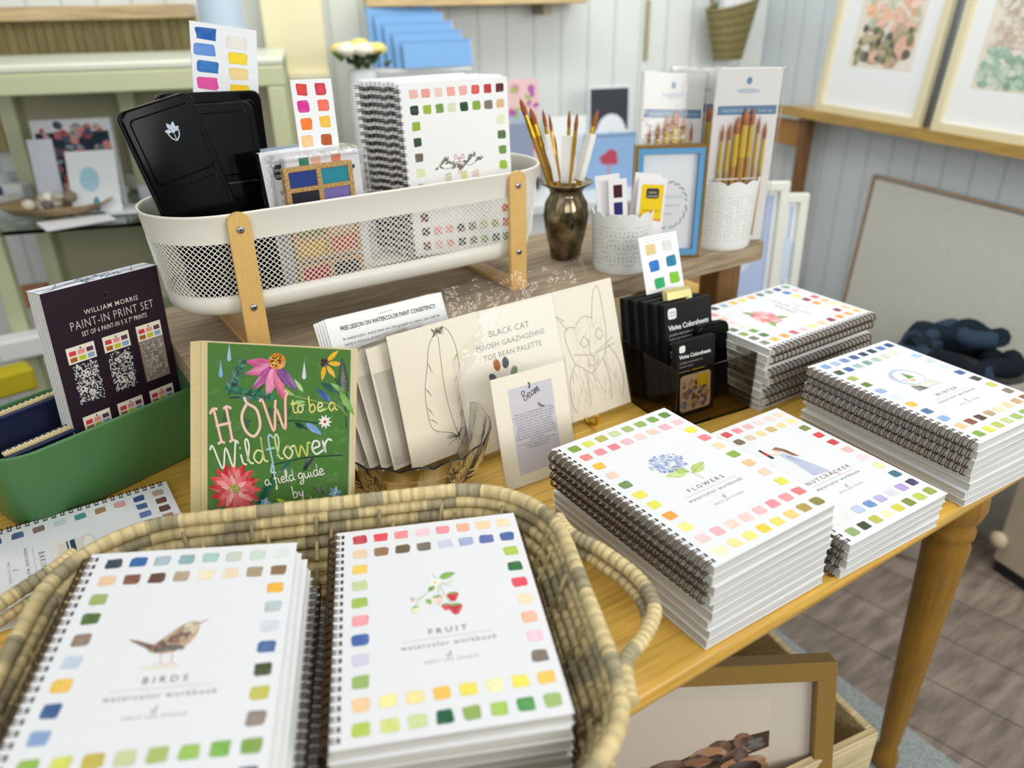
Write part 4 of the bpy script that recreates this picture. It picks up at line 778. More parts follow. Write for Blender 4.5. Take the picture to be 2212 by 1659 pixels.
def tray_stack(design, top_label, where, n, M_top, flips, group, seed, pitch=TB, drift=(0, 0)):
    """pile hanging below a given top cover frame (origin at its spine-bottom corner)"""
    rg = random.Random(seed)
    for k in range(n):
        lab = top_label if k == 0 else ('lowest white spiral workbook in the tray pile %s' % where if k == n - 1 else '%s white spiral workbook down in the tray pile %s' % (ORD[k], where))
        t = thing('watercolor_workbook', lab, 'workbook', group=group); c = Vector((BW / 2, BH / 2, 0))
        off = Vector((0, 0, 0)) if k == 0 else Vector((rg.uniform(-.002, .002) + drift[0] * k, rg.uniform(-.003, .003) + drift[1] * k, 0))
        t.matrix_world = M_top @ Matrix.Translation((0, 0, -TB - k * pitch)) @ Matrix.Translation(c + off) @ Matrix.Rotation((0 if k == 0 else R(rg.uniform(-.9, .9))) + (math.pi if flips[k] else 0), 4, 'Z') @ Matrix.Translation(-c)
        build_parts(t, design if k == 0 else None)
a = R(-23.3); Mf = Matrix.Translation((.096, .392, TZ + .1045)) @ Matrix.Rotation(a, 4, 'Z')
tray_stack('fruit', 'FRUIT workbook with red strawberries on its cover, right pile in the tray', 'under the strawberry cover', 8, Mf, [0, 1, 0, 0, 1, 0, 1, 0], 'workbooks under the strawberry cover in the tray', 31)
O = Vector((-.115, .447, TZ + .130)); e = Vector((.162, -.073, -.011)).normalized(); nn = Vector((.105, .232, .007)); nn = (nn - e * nn.dot(e)).normalized(); zz = e.cross(nn)
Mb = Matrix(((e.x, nn.x, zz.x, O.x), (e.y, nn.y, zz.y, O.y), (e.z, nn.z, zz.z, O.z), (0, 0, 0, 1)))
tray_stack('birds', 'BIRDS workbook with a brown wren on its cover, left pile in the tray', 'under the brown bird cover', 9, Mb, [0, 0, 0, 0, 1, 0, 1, 0, 0], 'workbooks under the bird cover in the tray', 37, drift=(.0032, .0006))
# ---------------------------------------------------------------- riser bench
ZR = TZ + .158
RY0, RY1, RX0, RX1 = .932, 1.235, .150, 1.190
t = thing('wooden_riser', 'weathered grey-brown wooden riser bench standing on the oak table', 'riser', (0, 0, TZ))
b = MB(); b.prism(rrect(RX0, RX1, RY0, RY1, .035, 5), .158 - .030, .158, 'a08d74'); b.build('riser_top', 'grey_wood', t)
for x0 in (RX0 + .20, RX1 - .10):
    for y0 in (RY0 + .03, RY1 - .08):
        b = MB(); b.box(x0, x0 + .06, y0, y0 + .05, .0, .128, '7d5b36', 0, None, .003); b.build('leg', 'wood_z', t)

# ---------------------------------------------------------------- white mesh basket with wooden legs
BX0, BX1, BYF, BYB = .146, .748, .999, 1.190
zt, zm1, zm0, zb = ZR + .182, ZR + .146, ZR + .074, ZR + .044
t = thing('mesh_basket', 'long white metal mesh basket with wooden strap legs on the riser', 'basket', (0, 0, 0))
WH = 'e6e4da'
def stadium(ins, n=20): return rrect(BX0 + ins, BX1 - ins, BYF + ins, BYB - ins, .092 - ins * .6, n)
def band(prof, col, mb, n=20):
    rings = [[(x, y, z) for x, y in stadium(i, n)] for i, z in prof]; m = len(rings[0]); vs = [p for r_ in rings for p in r_]
    mb.add(vs, [[i * m + k, i * m + (k + 1) % m, (i + 1) * m + (k + 1) % m, (i + 1) * m + k] for i in range(len(rings) - 1) for k in range(m)], col, 0, True); return rings
tp = lambda z: .016 * (zt - z) / (zt - zb)                    # the wall draws in towards the bottom
b = MB(); band([(tp(zm1) , zm1), (0.0, zt - .002), (-.0015, zt), (.0005, zt + .0018), (.0025, zt), (.0022, zt - .004), (tp(zm1) + .002, zm1), (tp(zm1), zm1)], WH, b); b.build('rim_band', 'satin', t)
b = MB(); rg_ = band([(tp(zm0) + .0014, zm0), (tp(zm0), zm0), (.015, zb + .012), (.019, zb + .004), (.026, zb)], WH, b); b.add(rg_[-1], [list(range(len(rg_[-1])))[::-1]], WH)
r2 = [(x, y, zb + .002) for x, y in stadium(.027)]; b.add(r2, [list(range(len(r2)))], WH); b.build('base_pan', 'satin', t)
per = [Vector((x, y)) for x, y in stadium(0.0, 14)]; Lp = [0.0]
for i in range(len(per)): Lp.append(Lp[-1] + (per[(i + 1) % len(per)] - per[i]).length)
def on_per(s_, z):
    s_ %= Lp[-1]; j = max(0, int(np.searchsorted(Lp, s_, 'right')) - 1); j = min(j, len(per) - 1); f = (s_ - Lp[j]) / max(Lp[j + 1] - Lp[j], 1e-9); p = per[j].lerp(per[(j + 1) % len(per)], f)
    c = Vector(((BX0 + BX1) / 2, (BYF + BYB) / 2)); q = tp(z); x = min(max(p.x, BX0 + .092), BX1 - .092); y = min(max(p.y, BYF + .092), BYB - .092); d = Vector((p.x - x, p.y - y))
    if d.length > 1e-6: p = p - d.normalized() * q
    return Vector((p.x, p.y, z))
b = MB(); nc = 176; ns = 8; cell = Lp[-1] / nc; run = cell * 9.5
for sg in (1, -1):
    for k in range(nc):
        pts = [on_per(k * cell + sg * run * i / ns, zm0 + (zm1 - zm0) * i / ns) for i in range(ns + 1)]; b.tube(pts, .00064, 'f0eee6', 0, 4, False, False)
b.build('mesh_panel', 'satin', t)
STR = 'd9b16a'
for x in (.244, .661):
    for y, s_, nm in ((BYF - .0035, 1, 'leg_strap'), (BYB + .0035, -1, 'leg_strap')):
        b = MB(); ol = [(-.0145, -.167), (.0145, -.167), (.0145, .004)] + [(.0145 * math.cos(a), .004 + .0145 * math.sin(a)) for a in [R(18 * i) for i in range(1, 10)]] + [(-.0145, .004)]
        M = Matrix.Translation((x, y, ZR + .167)) @ Matrix.Rotation(R(90), 4, 'X'); b.prism(ol, -.0035, .0035, STR, 0, M); o = b.build(nm, 'birch', t)
        if s_ == 1:
            for zz in (.164, .061):
                s_b = MB(); s_b.lathe([(.0048, 0), (.0050, .0012), (.0042, .0024), (.002, .0030), (.0, .0031)], 'b9bcc0', 0, 14, Matrix.Translation((x, y - .0035, ZR + zz)) @ Matrix.Rotation(R(90), 4, 'X'))
                for a in (0, 90): s_b.box(-.0028, .0028, -.0005, .0005, .0028, .0033, '55585c', 0, Matrix.Translation((x, y - .0035, ZR + zz)) @ Matrix.Rotation(R(90), 4, 'X') @ Matrix.Rotation(R(a + 20), 4, 'Z'))
                s_b.build('screw', 'chrome', o)
    b = MB(); b.box(x - .0145, x + .0145, BYF + .0, BYB, ZR + .0, ZR + .007, 'c99c58', 0, None, .001); b.build('cross_strap', 'birch', t)
ZB = zb + .003
# black paint tins
def tin(name, label, O, yaw, lean, roll, w_, h_, logo=False, dep=.016):
    t = thing(name, label, 'tin', group='black paint tins in the mesh basket'); M = cardmat(O, R(yaw), R(lean), R(roll)); t.matrix_world = M
    ol = rrect(0, w_, 0, h_, .012, 6)
    def shell(z0, z1, ins, mb):
        rings = [[(w_ / 2 + (x - w_ / 2) * (1 - 2 * i / w_), h_ / 2 + (y - h_ / 2) * (1 - 2 * i / h_), z) for x, y in ol] for i, z in ((ins, z0), (0, z0 + .001), (0, z1 - .002), (ins * .5 + .0006, z1 - .0005), (ins + .0016, z1))]
        m = len(ol); mb.add([p for r_ in rings for p in r_], [[i * m + k, i * m + (k + 1) % m, (i + 1) * m + (k + 1) % m, (i + 1) * m + k] for i in range(4) for k in range(m)], '040405', 0, True)
        mb.add(rings[-1], [list(range(m))], '040405'); mb.add(rings[0], [list(range(m))[::-1]], '040405')
    b = MB(); shell(-dep, -.0062, .001, b); b.build('tray', 'gloss', t)
    b = MB(); shell(-.0058, 0, .001, b)
    for y0, y1 in ((.06, .33), (.365, .60), (.635, .955)):     # raised panels
        q = rrect(w_ * .08, w_ * .92, h_ * y0, h_ * y1, .006, 4); r_ = [[(x, y, 0.0) for x, y in q], [(w_ / 2 + (x - w_ / 2) * .965, (y - h_ * (y0 + y1) / 2) * .955 + h_ * (y0 + y1) / 2, .0012) for x, y in q]]; m = len(q)
        b.add(r_[0] + r_[1], [[k, (k + 1) % m, m + (k + 1) % m, m + k] for k in range(m)], '040405', 0, True); b.add(r_[1], [list(range(m))], '040405')
    o = b.build('lid', 'gloss', t)
    if logo:
        b = MB(); A = Art(b, (0, 0, .0013), (1, 0, 0), (0, 1, 0)); u, v = w_ * .56, h_ * .855; c_ = 'b9c3d6'
        for du, dv, l_, an in ((-.001, .001, .0095, 1.9), (.001, .001, .0095, 1.2), (-.002, -.001, .0085, 2.8), (.0015, -.001, .0085, .45), (0, -.0035, .006, 1.57)): A.leaf(u + du, v + dv, l_, .0052, an, c_, 1, .02)
        for sx in (-1, 1): A.line([(u + sx * .0075, v - .001), (u + sx * .005, v - .008), (u, v - .0125)], .0014, c_, 1, 4)
        A.line([(u, v - .004), (u, v - .012)], .0009, c_, 1); b.build('emblem', 'paper', o)
tin('paint_tin', 'black tin with a white tulip emblem, tilted at the left end of the basket', (.197, 1.043, ZB + .010), 11, 7, 11, .095, .253, True)
tin('paint_tin', 'black tin standing straight just behind the tilted tulip tin', (.221, 1.083, ZB + .0015), 10, 7, -2, .100, .255)
tin('paint_tin', 'widest black tin, hindmost of the three at the left of the basket', (.196, 1.118, ZB + .003), 10, 5, -3, .143, .266)
def carded(name, label, cat, O, yaw, lean, roll, w_, h_, th, col, paint, mats='paper', group=None, corner=.0):
    t = thing(name, label, cat, group=group); t.matrix_world = cardmat(O, R(yaw), R(lean), R(roll))
    b = MB()
    if corner: b.prism(rrect(0, w_, 0, h_, corner, 4), -th, 0, col)
    else: b.box(0, w_, 0, h_, -th, 0, col)
    A = Art(b, (0, 0, 0), (1, 0, 0), (0, 1, 0), 0, len(label)); 
    b.build('card', mats, t)
    if paint:
        b2 = MB(); A.mb = b2; paint(A, w_, h_); b2.build('print', mats, t)
    return t
def bigchart(A, w_, h_):
    for u, v, c in ((.23, .962, '1f5cb0'), (.2, .905, '5f8fd8'), (.235, .846, '2a74be'), (.22, .786, 'e0489c'), (.68, .945, 'e4e1da'), (.69, .888, 'f2d62a'), (.70, .832, 'f0d392'), (.70, .772, 'f3ca22'), (.27, .735, 'e2deea')): A.swatch(w_ * u, h_ * v, .029, .0152, c)
carded('color_chart', 'tall white paint swatch card with blues and yellows behind the black tins', 'card', (.218, 1.142, ZB + .003), 13.5, 3.4, -9.5, .096, .353, .0015, 'e9ebef', bigchart)
def vivbox(A, w_, h_):
    A.poly([(w_ * .24 + x, h_ * .80 + y) for x, y in rrect(0, .021, 0, .020, .005, 4)], '15171a', 1); A.text('ViViVA', w_ * .42, h_ * .855, .0062, 'eceef0', 'c', 1, 0, 2); A.text('COLORS', w_ * .42, h_ * .815, .0052, 'eceef0', 'c', 1, 0, 2)
    A.text('VIVIVA', w_ * .30, h_ * .69, .0085, '1d1f22', 'l', 1.2, .01); A.text('WATERCOLOR', w_ * .30, h_ * .63, .0055, '3a3c40', 'l', 1.2); A.text('AQUARELLE', w_ * .30, h_ * .575, .0055, '3a3c40', 'l', 1.2); A.text('ACUARELA', w_ * .30, h_ * .52, .0055, '3a3c40', 'l', 1.2); A.text('Spring', w_ * .32, h_ * .42, .008, '1d1f22', 'l', 1, .015); A.text('16 Colors', w_ * .32, h_ * .38, .0045, '3a3c40', 'l', 1.1)
    for k in range(5): A.ell(w_ * (.40 + .12 * k), h_ * .30, .0028, .0028, ['c23a48', 'c8566a', '8a4a6a', 'd98a50', '7a9a4a'][k], 1)
t = carded('paint_box', 'white paint box with black logo and dark side between tins and cork palette', 'box', (.313, 1.070, ZB + .003), 2, 3.5, 2, .062, .187, .012, 'e3e5ea', vivbox)
b = MB(); b.box(-.0006, .0004, 0, .187, -.012, -.0, '23292c'); b.build('dark_side', 'satin', t)
# cork palettes in a clear bag
t = thing('palette_pack', 'clear bag holding cork paint palettes and a white card in the basket', 'pack'); M = cardmat((.317, 1.052, ZB + .003), R(2.5), R(3)); t.matrix_world = M
b = MB(); b.box(.018, .128, 0, .181, -.05, -.004, 'dfe0e6', 0, None, .002); A = Art(b, (0, 0, -.004), (1, 0, 0), (0, 1, 0))
for u, c in ((.045, '2f7f62'), (.062, 'e3b7a4'), (.092, 'd98468')): A.rect(u - .007, u + .007, .166, .178, c, 1)
A.ell(.116, .158, .003, .003, '2a3358', 1); A.leaf(.108, .150, .010, .004, .8, '55585f', 1); b.build('backing_card', 'paper', t)
b = MB(); fl = []
for (x0, y0, x1, y1) in ((-.004, 0, -.004, 1),): pass
b.box(-.004, .133, -.001, .184, -.052, .014, 'ffffff', 0, None, .004); b.build('clear_bag', 'film', t); b = MB()
for k in range(9): b.add([(-.004 - .004 * (k % 3), .184 - .004 * k, .0 + .002 * (k % 2)), (.006, .184, .004), (-.012, .176 - .006 * k, .006)], [[0, 1, 2]], 'ffffff')
b.add([(.133, .18, .006), (.150, .172, .0), (.152, .13, .004), (.134, .12, .008)], [[0, 1, 2, 3]], 'ffffff'); b.box(-.004, .133, .176, .186, -.052, .013, 'ffffff', 0, None, .004); b.build('bag_corners', 'crumple', t)
PAL = [('173a86', '1f8ca0', '14122a', '7a70b4'), ('8c9440', 'e0b795', 'd9aa20', 'd05a44')]
for k, (y0, cols) in enumerate(((.108, PAL[0]), (.040, PAL[1]), (-.0, ('c02f38', '3a2426', '8a2f2a', '2a2022')))):
    pw, ph = .1, .060 if k < 2 else .036; b = MB(); x0 = .010
    b.prism(rrect(x0, x0 + pw, y0, y0 + ph, .004, 3), -.003, .0025, 'c9a064'); nx, ny = 2, 2 if k < 2 else 1; gx, gy = .007, .006; cw_, ch_ = (pw - gx * 3) / 2, (ph - gy * (ny + 1)) / ny
    for i in range(nx * ny):
        pass
    # raised cork lattice
    for i in range(nx + 1): b.box(x0 + i * (cw_ + gx), x0 + i * (cw_ + gx) + gx, y0, y0 + ph, .0025, .0075, 'c9a064', 0, None, .0008)
    for j in range(ny + 1): b.box(x0, x0 + pw, y0 + j * (ch_ + gy), y0 + j * (ch_ + gy) + gy, .0025, .0074, 'c9a064', 0, None, .0008)
    o = b.build('cork_palette', 'cork', t)
    for i in range(nx * ny):
        cx, cy = x0 + gx + (i % nx) * (cw_ + gx), y0 + gy + (ny - 1 - i // nx) * (ch_ + gy); b = MB(); b.box(cx, cx + cw_, cy, cy + ch_, .0025, .0052, cols[i], 0, None, .0006); b.build('paint_pan', 'card', o)
def redsw(A, w_, h_):
    for u, v, c in ((.25, .86, 'd4322c'), (.70, .86, 'cc2440'), (.24, .63, 'd62a92'), (.72, .63, 'f0685a'), (.25, .38, 'f07a1e'), (.72, .40, 'f0bc1e'), (.22, .14, 'f2c48a'), (.70, .14, 'b0521e')): A.swatch(w_ * u, h_ * v, .0165, .0150, c)
carded('swatch_card', 'small white card of red and orange swatches above the cork palettes', 'card', (.363, 1.082, ZB + .186), 6, 6, -2, .060, .092, .001, 'eceef0', redsw)
b = MB()
for k in range(3): b.box(0, .10 - .01 * k, 0, .17 + .006 * k, -.003 - .004 * k, -.001 - .004 * k, ['c9d9ea', 'dbe6f2', 'b9cee2'][k])
tag(put(b.build('folded_leaflets', 'paper'), cardmat((.33, 1.135, ZB + .002), R(4), R(3), 0)), 'pale blue folded leaflets behind the paint box in the basket', 'leaflet')
# upright holiday workbooks
HB = .258; HW = .168
rg = random.Random(14)
b0 = MB(); b0.box(0, HW, 0, HB, .0064, .0068, 'eef0f2', 0, None, .0001); pc = b0.build('cover', 'paper').data
b0 = MB(); b0.box(.001, HW - .001, .001, HB - .001, .0006, .0064, 'd6d8da'); pb = b0.build('page_block', 'pages').data
b0 = MB(); b0.box(0, HW, 0, HB, 0, .0006, 'e2e6ea'); pk = b0.build('back_cover', 'paper').data
b0 = MB()
for k in range(22):
    y = .010 + k * (HB - .02) / 21
    for dy in (-.0015, .0015): b0.tube([(-.0005 + .0062 * math.cos(a), y + dy, .0034 + .0035 * math.sin(a)) for a in [R(28 + 304 * q / 11) for q in range(12)]], .0007, '4a3a2c', 0, 5)
pw = b0.build('wire_binding', 'bronze').data
for o in [o for o in bpy.data.objects if o.parent is None and o.type == 'MESH' and o.data in (pc, pb, pk, pw)]: bpy.data.objects.remove(o)
yaw = R(-14); ex = Vector((math.cos(yaw), math.sin(yaw), 0)); nx_ = Vector((-math.sin(yaw), math.cos(yaw), 0))
for k in range(10):
    lab = 'white spiral workbook with Christmas stockings on its cover, frontmost upright in the basket' if k == 0 else ('hindmost upright white workbook in the mesh basket' if k == 9 else '%s upright white workbook behind the stockings cover in the basket' % ORD[k])
    t = thing('holiday_workbook', lab, 'workbook', group='upright workbooks in the mesh basket')
    O = Vector((.536, 1.106, ZB + .001)) + nx_ * (.0072 * k) - ex * (.0052 * k) + Vector((0, 0, rg.uniform(0, .004)))
    t.matrix_world = cardmat(O, yaw + (0 if k == 0 else R(rg.uniform(-.5, .5))), R(2.5), R(1.2))
    for nm, me in (('cover', pc), ('page_block', pb), ('back_cover', pk), ('wire_binding', pw)):
        if nm == 'cover' and k == 0:
            b = MB(); b.box(0, HW, 0, HB, .0064, .0068, 'f1f2f2'); cover_art(b, 'holiday', .0068, HW, HB); o = b.build('cover', 'paper')
        else: o = bpy.data.objects.new(nm, me); COL.objects.link(o)
        o.parent = t

# ---------------------------------------------------------------- brush vase, lace pots, frame on the riser
vc = Vector((.820, 1.082, ZR))
t = thing('mercury_vase', 'dark mottled mercury-glass vase holding brushes beside the basket end', 'vase', vc)
b = MB(); b.lathe([(.022, 0), (.027, .004), (.029, .02), (.036, .05), (.040, .078), (.037, .098), (.029, .112), (.0275, .118), (.034, .126), (.046, .133), (.045, .135), (.032, .127), (.025, .118), (.03, .09), (.0, .02)], '8f8268', 0, 32); b.build('vase_body', 'mercury', t)
def brush(O, tip, label, group, s_=1.0, sleeve=False):
    t = thing('paint_brush', label, 'brush', O, group=group); O = Vector(O); d = Vector(tip) - O; ln = d.length; q = d.to_track_quat('Z', 'Y'); t.rotation_mode = 'QUATERNION'; t.rotation_quaternion = q
    b = MB(); b.lathe([(.0012, 0), (.003, .01), (.0042 * s_, ln * .4), (.0036 * s_, ln - .066)], 'b0852f', 0, 10); b.build('brush_handle', 'satin', t)
    b = MB(); b.lathe([(.0040 * s_, ln - .068), (.0043 * s_, ln - .062), (.0038 * s_, ln - .058), (.0042 * s_, ln - .052), (.0034 * s_, ln - .028)], 'c9a034', 0, 12); b.build('ferrule', 'metal', t)
    b = MB(); b.lathe([(.0034 * s_, ln - .028), (.0042 * s_, ln - .018), (.0026 * s_, ln - .007), (.0002, ln)], '96561f', 0, 10); b.build('bristle_tip', 'matte', t)
    if sleeve:
        b = MB(); b.box(-.011, .011, -.0048, .0048, ln - .118, ln - .04, 'eceae6', 0, None, .0005); A = Art(b, (-.009, -.0049, ln - .105), (1, 0, 0), (0, 0, 1)); A.rect(.004, .014, .012, .016, '3c4348', 1); A.rect(.005, .008, .018, .05, '3c4348', 1); b.build('price_tag', 'paper', t)
BR = [(1123, 212, 0, 'leftmost brush in the mercury vase', 1.2, 0), (1145, 232, .004, 'dark-tipped brush second from the left in the vase', 1.3, 0), (1172, 236, -.006, 'middle brush with a pale sleeve in the vase', .9, 1), (1186, 246, .01, 'short thin brush right of the middle sleeve in the vase', .8, 0), (1230, 238, 0, 'upright brush near the centre right of the vase', .8, 1), (1247, 244, -.008, 'slim brush beside the tagged one in the vase', .9, 0), (1292, 236, .006, 'rightmost leaning brush with a white price tag in the vase', 1.1, 1), (1196, 290, .016, 'shortest brush half hidden at the back of the vase', .8, 0)]
for px, py, dd, lab, s_, sl in BR:
    tip = at_wall(px, py, (vc.x + dd, vc.y + .01 + dd), -33); base = vc + Vector(((tip.x - vc.x) * -.10, (tip.y - vc.y) * -.1, .03)); brush(base, tip, lab, 'brushes in the mercury vase', s_, sl)
def lace_pot(c, r_, h_, label):
    t = thing('lace_pot', label, 'pot', (c[0], c[1], ZR)); b = MB(); n_ = 96; k_ = 11
    prof = [(r_ * .90, 0), (r_ * .93, .004), (r_ * .93, .012), (r_ * .96, h_ * .5), (r_, h_ - .012), (r_ * 1.01, h_)]
    pts = []
    for i, (rr, z) in enumerate(prof):
        for j in range(n_):
            a = 2 * math.pi * j / n_; sc_ = abs(math.sin(a * k_ / 2)); zz = z + (.008 * (sc_ ** .6) - .006 if i == 5 else 0); pts.append((rr * math.cos(a), rr * math.sin(a), zz))
    b.add(pts, [[i * n_ + j, i * n_ + (j + 1) % n_, (i + 1) * n_ + (j + 1) % n_, (i + 1) * n_ + j] for i in range(5) for j in range(n_)], 'dfe2df', 0, True)
    inn = [(x * .97, y * .97, z) for x, y, z in pts]; b.add(inn, [[i * n_ + j, (i + 1) * n_ + j, (i + 1) * n_ + (j + 1) % n_, i * n_ + (j + 1) % n_] for i in range(5) for j in range(n_)], 'e2e3e1', 0, True)
    b.add(pts[5 * n_:] + inn[5 * n_:], [[j, (j + 1) % n_, n_ + (j + 1) % n_, n_ + j] for j in range(n_)], 'f0f1ef'); b.add(pts[:n_], [list(range(n_))[::-1]], 'e2e3e1'); b.build('pot_body', 'satin', t)
    b = MB(); rows_ = 4
    for j in range(k_ * 1):
        for q in range(rows_):
            z = h_ * (.16 + .21 * q); a0 = 2 * math.pi * (j + .5 * (q % 2)) / k_; rr = r_ * (.935 + .065 * z / h_) + .0003
            for s2, cnt, sz in ((.0125, 10, .0013), (.007, 6, .0012)):
                for m in range(cnt):
                    th = 2 * math.pi * m / cnt; a = a0 + s2 * math.cos(th) / rr; zz = z + s2 * math.sin(th)
                    if .014 < zz < h_ - .012:
                        u = Vector((-math.sin(a), math.cos(a), 0)); p = Vector((rr * math.cos(a), rr * math.sin(a), zz)); w2 = Vector((0, 0, 1)); tt = u * math.cos(th) + w2 * math.sin(th); bb = w2 * math.cos(th) - u * math.sin(th)
                        b.add([p - tt * sz * 1.6, p + bb * sz * .6, p + tt * sz * 1.6, p - bb * sz * .6], [[0, 1, 2, 3]], '9ba09e')
    b.build('lace_cutouts', 'matte', t)
    return t
p1 = Vector((.866, .986, ZR)); p2 = Vector((1.107, .990, ZR))
lace_pot(p1, .051, .100, 'smaller white lace-pattern pot filled with paint sample cards'); lace_pot(p2, .0615, .122, 'larger white lace-pattern pot holding the right brush packet')
def dots(A, w_, h_):
    for k, c in enumerate(('3f1a24', '232a66', '15181c', '2a2c30')): A.rect(w_ * .26, w_ * .74, h_ * (.80 - .19 * k), h_ * (.94 - .19 * k), c, 1)
def yell(A, w_, h_):
    A.rect(w_ * .12, w_ * .92, h_ * .55, h_ * .93, 'eccb1c', 1); A.poly([(w_ * .30 + x, h_ * .78 + y) for x, y in rrect(0, w_ * .46, 0, h_ * .11, .003, 3)], '3a3838', 2); A.text('VIVIVA', w_ * .53, h_ * .835, .0045, 'e8e4d0', 'c', 1, 0, 3); A.text('COLORS', w_ * .53, h_ * .795, .0045, 'e8e4d0', 'c', 1, 0, 3); A.text('Colorsheets', w_ * .52, h_ * .64, .006, 'b8661e', 'c', 1, 0, 3); A.poly([(w_ * .12, h_ * .58), (w_ * .92, h_ * .56), (w_ * .92, h_ * .53), (w_ * .5, h_ * .55), (w_ * .12, h_ * .52)], 'e39a24', 2)
def orng(A, w_, h_): A.ell(w_ * .5, h_ * .92, .006, .005, 'e3592f', 1); A.ell(w_ * .85, h_ * .9, .005, .005, 'd9442f', 1)
for O, yw, rl, w_, h_, fn, lab in (((p1.x - .030, p1.y - .012, ZR + .004), -30, 4, .030, .148, dots, 'white sample card with dark square swatches in the small lace pot'), ((p1.x + .000, p1.y - .026, ZR + .004), -30, -3, .046, .150, yell, 'yellow and white sample card with a black logo in the small lace pot'), ((p1.x - .036, p1.y + .006, ZR + .004), -28, 6, .04, .152, None, 'plain white sample card at the left back of the small lace pot'), ((p1.x + .008, p1.y + .004, ZR + .004), -30, -6, .044, .153, orng, 'sample card with orange corner dots at the right of the small lace pot')):
    carded('sample_card', lab, 'card', O, yw, 2, rl, w_, h_, .002, 'eceaec', fn, 'paper', 'sample cards in the small lace pot')
# blue and gold frame
t = thing('tabletop_frame', 'gold frame with a blue inner border and wreath lettering between the lace pots', 'frame'); M = cardmat((.905, 1.003, ZR + .0005), R(-29.3), R(1)); t.matrix_world = M; FW_, FH_ = .123, .193
b = MB()
for x0, x1, y0, y1 in ((0, FW_, 0, .004), (0, FW_, FH_ - .004, FH_), (0, .004, .004, FH_ - .004), (FW_ - .004, FW_, .004, FH_ - .004)): b.box(x0, x1, y0, y1, -.022, 0, 'a98540')
b.build('gold_edge', 'metal', t)
b = MB()
for x0, x1, y0, y1 in ((.004, FW_ - .004, .004, .014), (.004, FW_ - .004, FH_ - .014, FH_ - .004), (.004, .014, .014, FH_ - .014), (FW_ - .014, FW_ - .004, .014, FH_ - .014)): b.box(x0, x1, y0, y1, -.022, -.002, '5b97c4')
b.build('blue_border', 'satin', t)
b = MB(); b.box(.014, FW_ - .014, .014, FH_ - .014, -.022, -.012, 'd9dcdf'); A = Art(b, (0, 0, -.012), (1, 0, 0), (0, 1, 0)); cx, cy = FW_ * .5, FH_ * .47
for k in range(40):
    th = 2 * math.pi * k / 40
    if k % 10 not in (0,): A.leaf(cx + .036 * math.cos(th), cy + .042 * math.sin(th), .009, .003, th + 1.9 + .5 * (k % 2), '8f959c', 1, .1)
for k, s_ in enumerate(('WATERCOLOR', 'will make you', 'happy')): A.text(s_, cx, cy + .012 - .014 * k, .0075, '8a9097', 'c', 1.05, -.008)
b.build('lettered_card', 'paper', t)
# brush packets
def packet(O, yaw, lean, roll, w_, h_, label, nb):
    t = thing('brush_packet', label, 'brush packet', group='brush packets behind the blue frame'); t.matrix_world = cardmat(O, R(yaw), R(lean), R(roll))
    b = MB(); b.box(0, w_, 0, h_, -.002, 0, 'd9d8d6'); A = Art(b, (0, 0, 0), (1, 0, 0), (0, 1, 0)); A.rect(w_ * .06, w_ * .97, h_ * .745, h_ * .795, '5f7f9f', 1); A.text('WATERCOLOR', w_ * .35, h_ * .76, .007, 'c9d3dc', 'c', 1.1, 0, 2); A.text('brush set', w_ * .8, h_ * .76, .006, 'c9d3dc', 'c', 1.1, 0, 2)
    A.ell(w_ * .5, h_ * .93, .005, .006, '6d86a8', 1); A.text('the art shop', w_ * .5, h_ * .87, .009, 'a9b4c2', 'c', 1.1) if False else A.ell(w_ * .5, h_ * .875, .022, .004, 'b3bcc8', 1); b.build('backing_card', 'paper', t)
    for k in range(nb):
        u = w_ * (.16 + .66 * k / (nb - 1)); s_ = [.7, .9, 1.4, 1.7, 1.1, .7, .8][k % 7]; top = h_ * (.70 + .10 * math.exp(-((k - nb * .5) / 1.6) ** 2)); b = MB(); Mx = Matrix.Translation((u, 0, .005)) @ Matrix.Rotation(R(-90), 4, 'X')
        b.lathe([(.0015, .01), (.004 * s_, h_ * .3), (.0036 * s_, top - .085)], 'b3883f', 0, 10, Mx); b.lathe([(.0040 * s_, top - .085), (.0042 * s_, top - .078), (.0034 * s_, top - .03)], 'c9a83a', 0, 10, Mx); b.lathe([(.0034 * s_, top - .03), (.004 * s_, top - .018), (.0002, top)], 'a85f2c', 0, 10, Mx); b.build('brush', 'satin', t)
    b = MB(); b.box(w_ * .1, w_ * .9, h_ * .38, h_ * .388, .009, .0105, 'e3e0d8'); b.build('band', 'paper', t)
    b = MB(); b.box(-.002, w_ + .002, 0, h_ + .002, -.004, .013, 'ffffff', 0, None, .003); b.build('clear_sleeve', 'film', t)
packet((1.062, .992, ZR + .008), -23.5, .7, -.9, .119, .298, 'brush packet with seven tan brushes standing in the larger lace pot', 7)
packet((.975, 1.079, ZR + .001), -23, 7.7, -2.9, .119, .298, 'brush packet with spread thin brushes directly above the blue frame', 6)
packet((1.050, 1.085, ZR + .001), -24, 5, -1.5, .118, .300, 'brush packet wedged behind and between the other two packets', 5)
b = MB(); b.box(0, .11, 0, .27, -.0015, 0, 'd9d6d0'); tag(put(b.build('loose_backing', 'paper'), cardmat((1.10, 1.10, ZR + .030), R(-24), R(4), R(-9))), 'tilted plain card sticking up behind the right brush packet', 'card')
